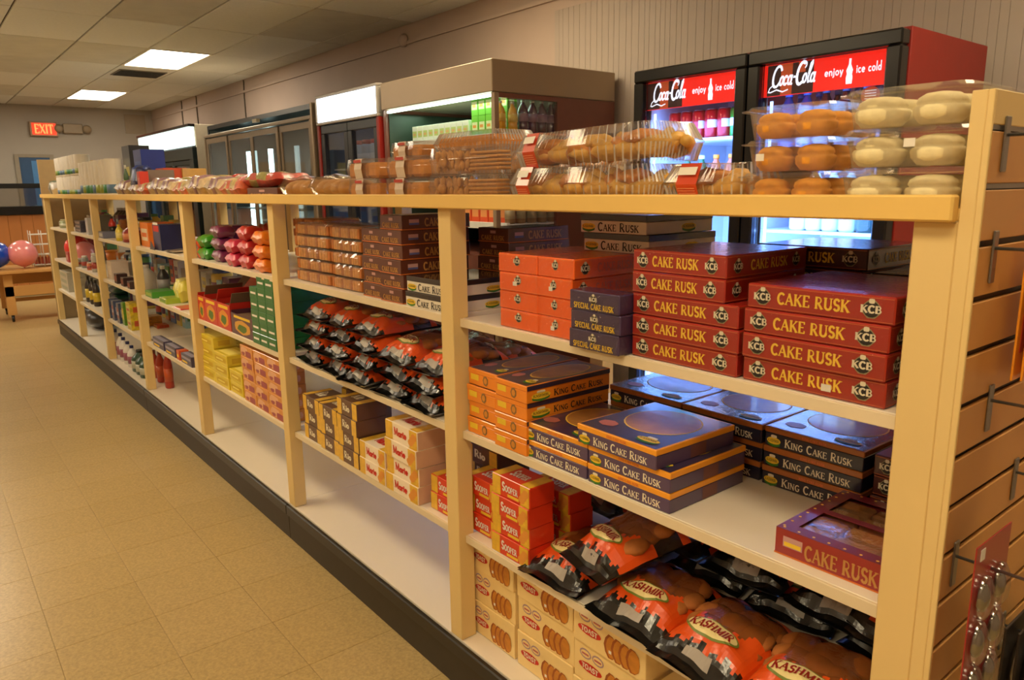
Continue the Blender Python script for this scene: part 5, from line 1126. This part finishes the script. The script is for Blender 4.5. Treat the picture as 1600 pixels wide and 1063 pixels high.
# ================================================================== INSIDE THE COOLERS
CAN = {}
def can(c, r=.031, h=.121):
    if c not in CAN:
        b = MB().lathe([(r*.8, 0), (r, .006), (r, h-.012), (r*.82, h-.002)], 14, mat('can %s' % (c,), c, .3, metal=.3, coat=.5))
        t_ = MB().lathe([(r*.82, h-.002), (r*.8, h), (r*.5, h-.001)], 14, m_stl); pr2 = MB().lathe([(r*1.01, h*.35), (r*1.01, h*.62)], 14, pwh)
        pr2.f = pr2.f[:5]; pr2.m = pr2.m[:5]; pr2.sm = pr2.sm[:5]
        CAN[c] = Proto('drink_can', 'can', [P('body', b), P('lid', t_), P('print', pr2)])
    return CAN[c]
BOT = {}
def bottle(body, cap, lab, r=.034, h=.24, clearb=False):
    k = (body, cap, lab, r, h)
    if k not in BOT:
        m_ = mat('drink %s' % (body,), body, .15, coat=.8)
        b = MB().lathe([(r*.8, 0), (r, .01), (r, h*.25), (r*.94, h*.3), (r, h*.36), (r, h*.62), (r*.8, h*.76), (r*.36, h*.9), (r*.36, h*.95)], 14, m_)
        BOT[k] = Proto('drink_bottle', 'bottle', [P('body', b), P('cap', MB().lathe([(r*.4, h*.93), (r*.4, h*.995), (r*.36, h)], 12, mat('cap %s' % (cap,), cap, .4))), P('label', MB().lathe([(r*1.015, h*.36), (r*1.015, h*.6)], 14, mat('label %s' % (lab,), lab, .5)))])
    return BOT[k]
AX = 1.57; red, grn, cola_, blu = (190, 20, 26), (40, 150, 40), (40, 14, 14), (40, 80, 180)
for z in (1.672, 1.36, 1.0, .6): obj('shelf', MB().box(-WA/2+.05, -.01, .08, .6, z-.012, z, m_wht, .002), A)
for z in (1.575, 1.287, .95, .6): obj('shelf', MB().box(.01, WA/2-.05, .08, .6, z-.012, z, m_wht, .002), A)
obj('divider', MB().box(-.008, .008, .06, .6, .24, 1.78, m_wht), A)
cs = [red, red, red, red, red, blu, grn, grn]
for i in range(7):
    for j in range(3):
        c = cs[i+(1 if i > 4 else 0)]
        can(c).put('%s drink can on the upper shelf of the red cooler, %s column, %s row' % ({red: 'red', blu: 'blue', grn: 'green'}[c], ('first', 'second', 'third', 'fourth', 'fifth', 'sixth', 'seventh')[i], ('front', 'middle', 'back')[j]), (AX+.12+.09*j, 1.80-.066*i, 1.6725), random.uniform(2, 4), 'drink cans in the red cooler')
cc = [((20, 90, 40), (230, 230, 230), (30, 110, 50)), ((200, 90, 20), (240, 140, 30), (220, 120, 40)), ((200, 90, 20), (240, 140, 30), (220, 120, 40))]
for i in range(5):
    q = cc[min(2, max(0, i-1))]
    bottle(*q).put('%s bottle on the second shelf of the red cooler, %s from the left' % ('green' if i < 2 else 'orange', ('first', 'second', 'third', 'fourth', 'fifth')[i]), (AX+.14, 1.74-.078*i, 1.3605), 0, 'bottles on the second cooler shelf')
nb = ('first', 'second', 'third', 'fourth', 'fifth', 'sixth')
for i in range(6):
    b1 = ((40, 70, 130), (60, 90, 170), (130, 160, 210)) if i < 2 else ((50, 14, 20), (50, 60, 110), (176, 30, 60))
    bottle(*b1, .036, .25).put('%s bottle on the top shelf, right cooler door, %s from the left' % ('blue' if i < 2 else 'red labelled cola', nb[i]), (AX+.12, 1.235-.078*i, 1.5755), 0, 'bottles behind the right cooler door')
    bottle(*b1, .036, .25).put('bottle in the second row, top shelf of the right door, %s from the left' % nb[i], (AX+.21, 1.235-.078*i, 1.5755), 0, 'second row bottles behind the right cooler door')
    b2 = [((220, 220, 214), (200, 60, 30), (230, 90, 40)), ((200, 206, 190), (110, 40, 110), (130, 40, 120)), ((190, 206, 180), (180, 40, 50), (190, 50, 60)), ((190, 206, 180), (180, 40, 50), (190, 50, 60)), ((30, 60, 40), (20, 30, 30), (20, 40, 50)), ((120, 170, 210), (120, 160, 210), (130, 170, 210))][i]
    bottle(*b2, .036, .24).put('%s bottle on the second shelf, right cooler door, %s from the left' % (('white and red', 'purple and green', 'red and green', 'red and green', 'dark', 'pale blue')[i], nb[i]), (AX+.12, 1.16-.068*i, 1.2875), 0, 'second shelf bottles behind the right cooler door')
# stainless cooler goods
BX = 1.42
jg = ('left', 'middle', 'right')
wc = carton('juice_carton', .06, .07, .1, mat('milk white carton', (226, 224, 210), .5), extra=stripes(('pale green print', (190, 200, 120), .5), ('peach print', (220, 170, 110), .5), ('pale green print', (190, 200, 120), .5)))
gc = carton('juice_carton', .065, .07, .115, mat('lime carton', (110, 190, 40), .45), extra=stripes(('pale lime print', (220, 226, 170), .5), ('orange print', (230, 150, 60), .5), ('lime print', (90, 180, 40), .5)))
def Yb(px, z=1.8, X=1.56): return Y_at(px, X, z)
for i in range(10):
    Y = 3.86-.064*i; wc.put('small white juice carton on the upper shelf of the open cooler, %s from the left' % ('first', 'second', 'third', 'fourth', 'fifth', 'sixth', 'seventh', 'eighth', 'ninth', 'tenth')[i], (BX+.15, Y, 1.7655), RZ, 'white juice cartons')
for i in range(5):
    Y = 3.19-.069*i
    for l in range(2): gc.put('green juice carton, %s row, %s from the left' % (('lower', 'upper')[l], nb[i]), (BX+.15, Y, 1.7655+.1156*l), RZ, 'green juice cartons')
yl, pl = ((236, 170, 30), (240, 230, 210), (240, 200, 90)), ((70, 20, 50), (220, 210, 214), (150, 110, 130))
for i in range(2): bottle(*yl, .032, .17).put('orange juice bottle behind the side window, %s of two' % ('front', 'rear')[i], (BX+.10+.085*i, 2.885, 1.7655), 0, 'orange juice bottles')
for i in range(4): bottle(*pl, .032, .185).put('purple juice bottle behind the side window, %s from the front' % nb[i], (BX+.265+.07*i, 2.885, 1.7655), 0, 'purple juice bottles')
for i in range(7): goods('carton', 'orange_pack', 'orange juice pack on the middle shelf of the open cooler, %s from the left' % (nb+('seventh',))[i], BX+.15, 3.5-.085*i, 3.42-.085*i, 1.265, .13, [(226, 80, 24), (240, 160, 90)], .1, 'orange packs in the open cooler')
for i in range(5): goods('bottle', 'tan_bottle', 'cream brown bottle seen low through the side window, %s from the front' % nb[i], BX+.12+.08*i, 2.90, 2.84, 1.265, .15, [(150, 110, 70), (190, 130, 50), (180, 160, 120)], .06, 'cream brown bottles behind the side window')
for i in range(8): can((50, 110, 50)).put('green topped can on the cooler floor, %s from the front' % (nb+('seventh', 'eighth'))[i], (BX+.10+.066*(i % 5), 2.87+.08*(i//5), 1.093), 0, 'green cans on the cooler floor')
goods('carton', 'blue_box', 'pale blue box on the open cooler floor', BX+.2, 3.2, 3.08, 1.093, .14, [(120, 170, 210), (170, 200, 220)], .12)
for i in range(4): goods('jar', 'milk_jug', 'white jug in the narrow blue-lit cooler, %s from the left' % nb[i], 1.42+.12, 4.85-.13*i, 4.76-.13*i, 1.62, .2, [(150, 170, 190), (190, 60, 60), (180, 190, 200)], .09, 'white jugs in the narrow cooler')
goods('jar', 'white_tub', 'whitish plastic tub behind the right pane of the four-door cooler', 1.42+.3, 5.5, 5.25, 1.6, .16, [(190, 200, 196), (220, 226, 226)], .25)
# ================================================================== FAR END OF THE ROOM
def far(px, py, Y=FY-.01):
    k = (px-800)/FPX; q = -(py-531.5)/FPX; d = CF+CR*k+CU*q; t = (Y-CAM.y)/d.y; p = CAM+d*t; return p.x, p.z
ex, ez = far(68, 202)
e = empty('exit_sign', 'small glowing red exit sign on the far wall', 'exit sign', (ex, FY-.002, ez-.1))
obj('housing', MB().box(-.19, .19, -.07, 0, -.01, .21, mat('beige housing', (170, 140, 110), .5), .006), e)
obj('face', MB().box(-.165, .165, -.074, -.0705, .01, .19, emit('exit glow', (.8, .05, .015), .9)), e)
tx = MB(); text(tx, 'EXIT', (-.13, -.0745, .035), FX, FZ, .26, .13, emit('exit letters', (1, .3, .08), 1.3), .1, serif=False); obj('lettering', tx, e)
lx, lz = far(113, 202)
e = empty('emergency_light', 'beige twin-head emergency light beside the exit sign', 'emergency light', (lx, FY-.002, lz-.07))
hs = mat('emergency beige', (150, 132, 106), .5)
obj('housing', MB().box(-.14, .14, -.08, 0, 0, .15, hs, .01), e)
for s in (-1, 1): obj('lamp_head', MB().lathe([(.03, 0), (.062, .02), (.066, .07), (.05, .075)], 14, hs, s*.2, -.12, .07, axis='y'), e)
x0, z1 = far(208, 174); 
obj('trim_3', MB().box(x0-.15, x0+.17, FY-.012, FY-.001, 2.43, 2.74, mat('access panel', (166, 152, 132), .8), .004), kind='structure')
x0, z1 = far(29, 246); x1, _ = far(77, 246)
dr = obj('door_1', MB().box(x0, x1, FY-.02, FY-.001, 0, z1, mat('blue door', (40, 78, 120), .45)), kind='structure')
obj('door_frame', MB().box(x0-.06, x0-.001, FY-.03, FY-.001, 0, z1+.05, mat('door casing', (150, 140, 122), .6)).box(x1+.001, x1+.06, FY-.03, FY-.001, 0, z1+.05, MATS['door casing']).box(x0, x1, FY-.03, FY-.001, z1+.001, z1+.05, MATS['door casing']), dr)
obj('door_panel', MB().box(x0+.16, x0+.34, FY-.026, FY-.0205, .1, z1-.05, mat('light blue strip', (70, 130, 190), .4)), dr)
# counter with wood boards and black rails
cy = 12.3
xa, za = far(-60, 330, cy); xb, zb = far(90, 330, cy)
ct = empty('serving_counter', 'wood-boarded counter with a black top rail at the far left', 'counter', (-1.2, cy, 0))
zt = far(30, 336, cy)[1]; wood = mat('counter wood', (190, 122, 62), .5, scale=3, var=.15)
bd = MB().box(0, .148, 0, .02, .12, zt, wood, .004).data('board')
for i in range(16): obj('board', bd, ct, (-.6+.15*i, 0, 0))
obj('counter_top', MB().box(-.65, 1.85, -.04, .5, zt+.001, zt+.12, m_blk, .005), ct); obj('plinth', MB().box(-.6, 1.8, .03, .45, 0, zt, m_dark), ct)
z2 = far(30, 290, cy)[1]
obj('upper_rail', MB().box(-.65, 1.75, .1, .16, z2-.04, z2+.03, m_blk, .005), ct)
for x_ in (-.6, .6, 1.7): obj('rail_post', MB().box(x_-.015, x_+.015, .115, .145, zt+.12, z2-.04, m_blk), ct)
obj('glass_screen', MB().box(-.6, 1.7, .125, .13, zt+.121, z2-.041, clear('screen glass', (.8, .8, .8), .15)), ct)
# low table, balloons, rack
ty = 9.75; zt2 = .60
xl = far(0, 427, ty)[0]
tb = empty('low_table', 'low pine table on black casters at the far left', 'table', (.25, 10.1, 0))
pine = mat('pine', (206, 152, 84), .5, scale=3, var=.12)
lo = -.66
obj('table_top', MB().box(-1.2, .75, -.42, .42, zt2-.035, zt2, pine, .004), tb)
obj('apron', MB().box(-.6, .7, -.36, -.335, .3, .42, pine, .003), tb); obj('back_board', MB().box(-.6, .7, .3, .32, .38, .56, pine), tb); obj('stretcher', MB().box(-.58, .7, -.02, .02, .2, .24, pine), tb)
for sx in (-.6, .68):
    for sy in (-.36, .34):
        l_ = obj('leg', MB().box(sx, sx+.09, sy, sy+.05, .085, zt2-.036, pine, .003), tb)
        obj('caster', MB().lathe([(.012, -.014), (.038, -.013), (.042, 0), (.038, .013), (.012, .014)], 14, m_blk, sx+.045, sy+.03, .043, axis='x').box(sx+.03, sx+.06, sy+.01, sy+.045, .06, .0845, m_dark), tb)
def balloon(px, py, Y, r, m_, label):
    x, z = far(px, py, Y); o = empty('balloon', label, 'balloon', (x, Y, zt2+.001)); r_ = r
    b = MB(); b.lathe([(.004, 0), (.012, .004), (.006, .012), (r_*.35, .03), (r_*.75, r_*.42), (r_*.98, r_*.85), (r_, r_*1.1), (r_*.93, r_*1.5), (r_*.7, r_*1.85), (r_*.35, r_*2.06), (.01, r_*2.12)], 26, m_); obj('skin', b, o)
balloon(37, 407, 9.95, .155, mat('pink rubber', (236, 140, 140), .25, coat=.7), 'pink balloon resting on the low pine table')
balloon(-6, 405, 10.0, .155, mat('blue rubber', (20, 70, 190), .25, coat=.7), 'blue balloon cut by the left edge of the picture')
rx_, _ = far(66, 400, 10.15); rk = empty('wire_rack', 'white wire rack with bottles beside the balloons', 'rack', (rx_, 10.1, zt2)); rm = mat('white wire', (214, 208, 196), .5)
for z_ in (.02, .14, .26, .38):
    obj('wire_shelf', MB().box(-.11, .11, -.1, .1, z_, z_+.006, rm), rk)
for sx in (-.11, 0, .11):
    for sy in (-.1, .1): obj('upright', MB().tube([(sx, sy, 0), (sx, sy, .43)], .005, rm), rk)
for i in range(6): goods('bottle', 'small_bottle', 'tiny red capped bottle in the wire rack, %s from the left' % nb[i], rx_-.09+.035*i, 10.13, 10.10, zt2+.0265, .1, [(190, 90, 70), (220, 210, 200)], .03, 'tiny bottles in the wire rack')
# skirting, conduit, cables along the right wall
cbm = mat('grey cable', (84, 74, 62), .6)
for q, (px, y0_, y1_) in enumerate(((382, 122, 180), (308, 150, 192), (285, 155, 200))):
    k = (px-800)/FPX; Y = Y_at(px, WX-.01, 2.6); z0_, z1_ = Z_at(y1_, WX-.01, Y), Z_at(y0_, WX-.01, Y)
    o = empty('cable', 'thin grey cable running down the right wall, %s from the near end' % nb[q], 'cable', (WX-.008, Y, 0), 0, 'cables on the right wall')
    obj('cord', MB().tube([(0, 0, max(1.9, z0_-.3)), (0, .01, (z0_+z1_)/2), (0, -.01, min(2.79, z1_)), (0, -.0, 2.815)], .008, cbm), o)
o = empty('wall_sensor', 'small round beige sensor on the right wall near the ceiling', 'sensor', (WX-.001, 5.3, 2.70)); obj('dome', MB().lathe([(.05, 0), (.055, -.02), (.04, -.045), (.01, -.05)], 16, m_wall, axis='x'), o)
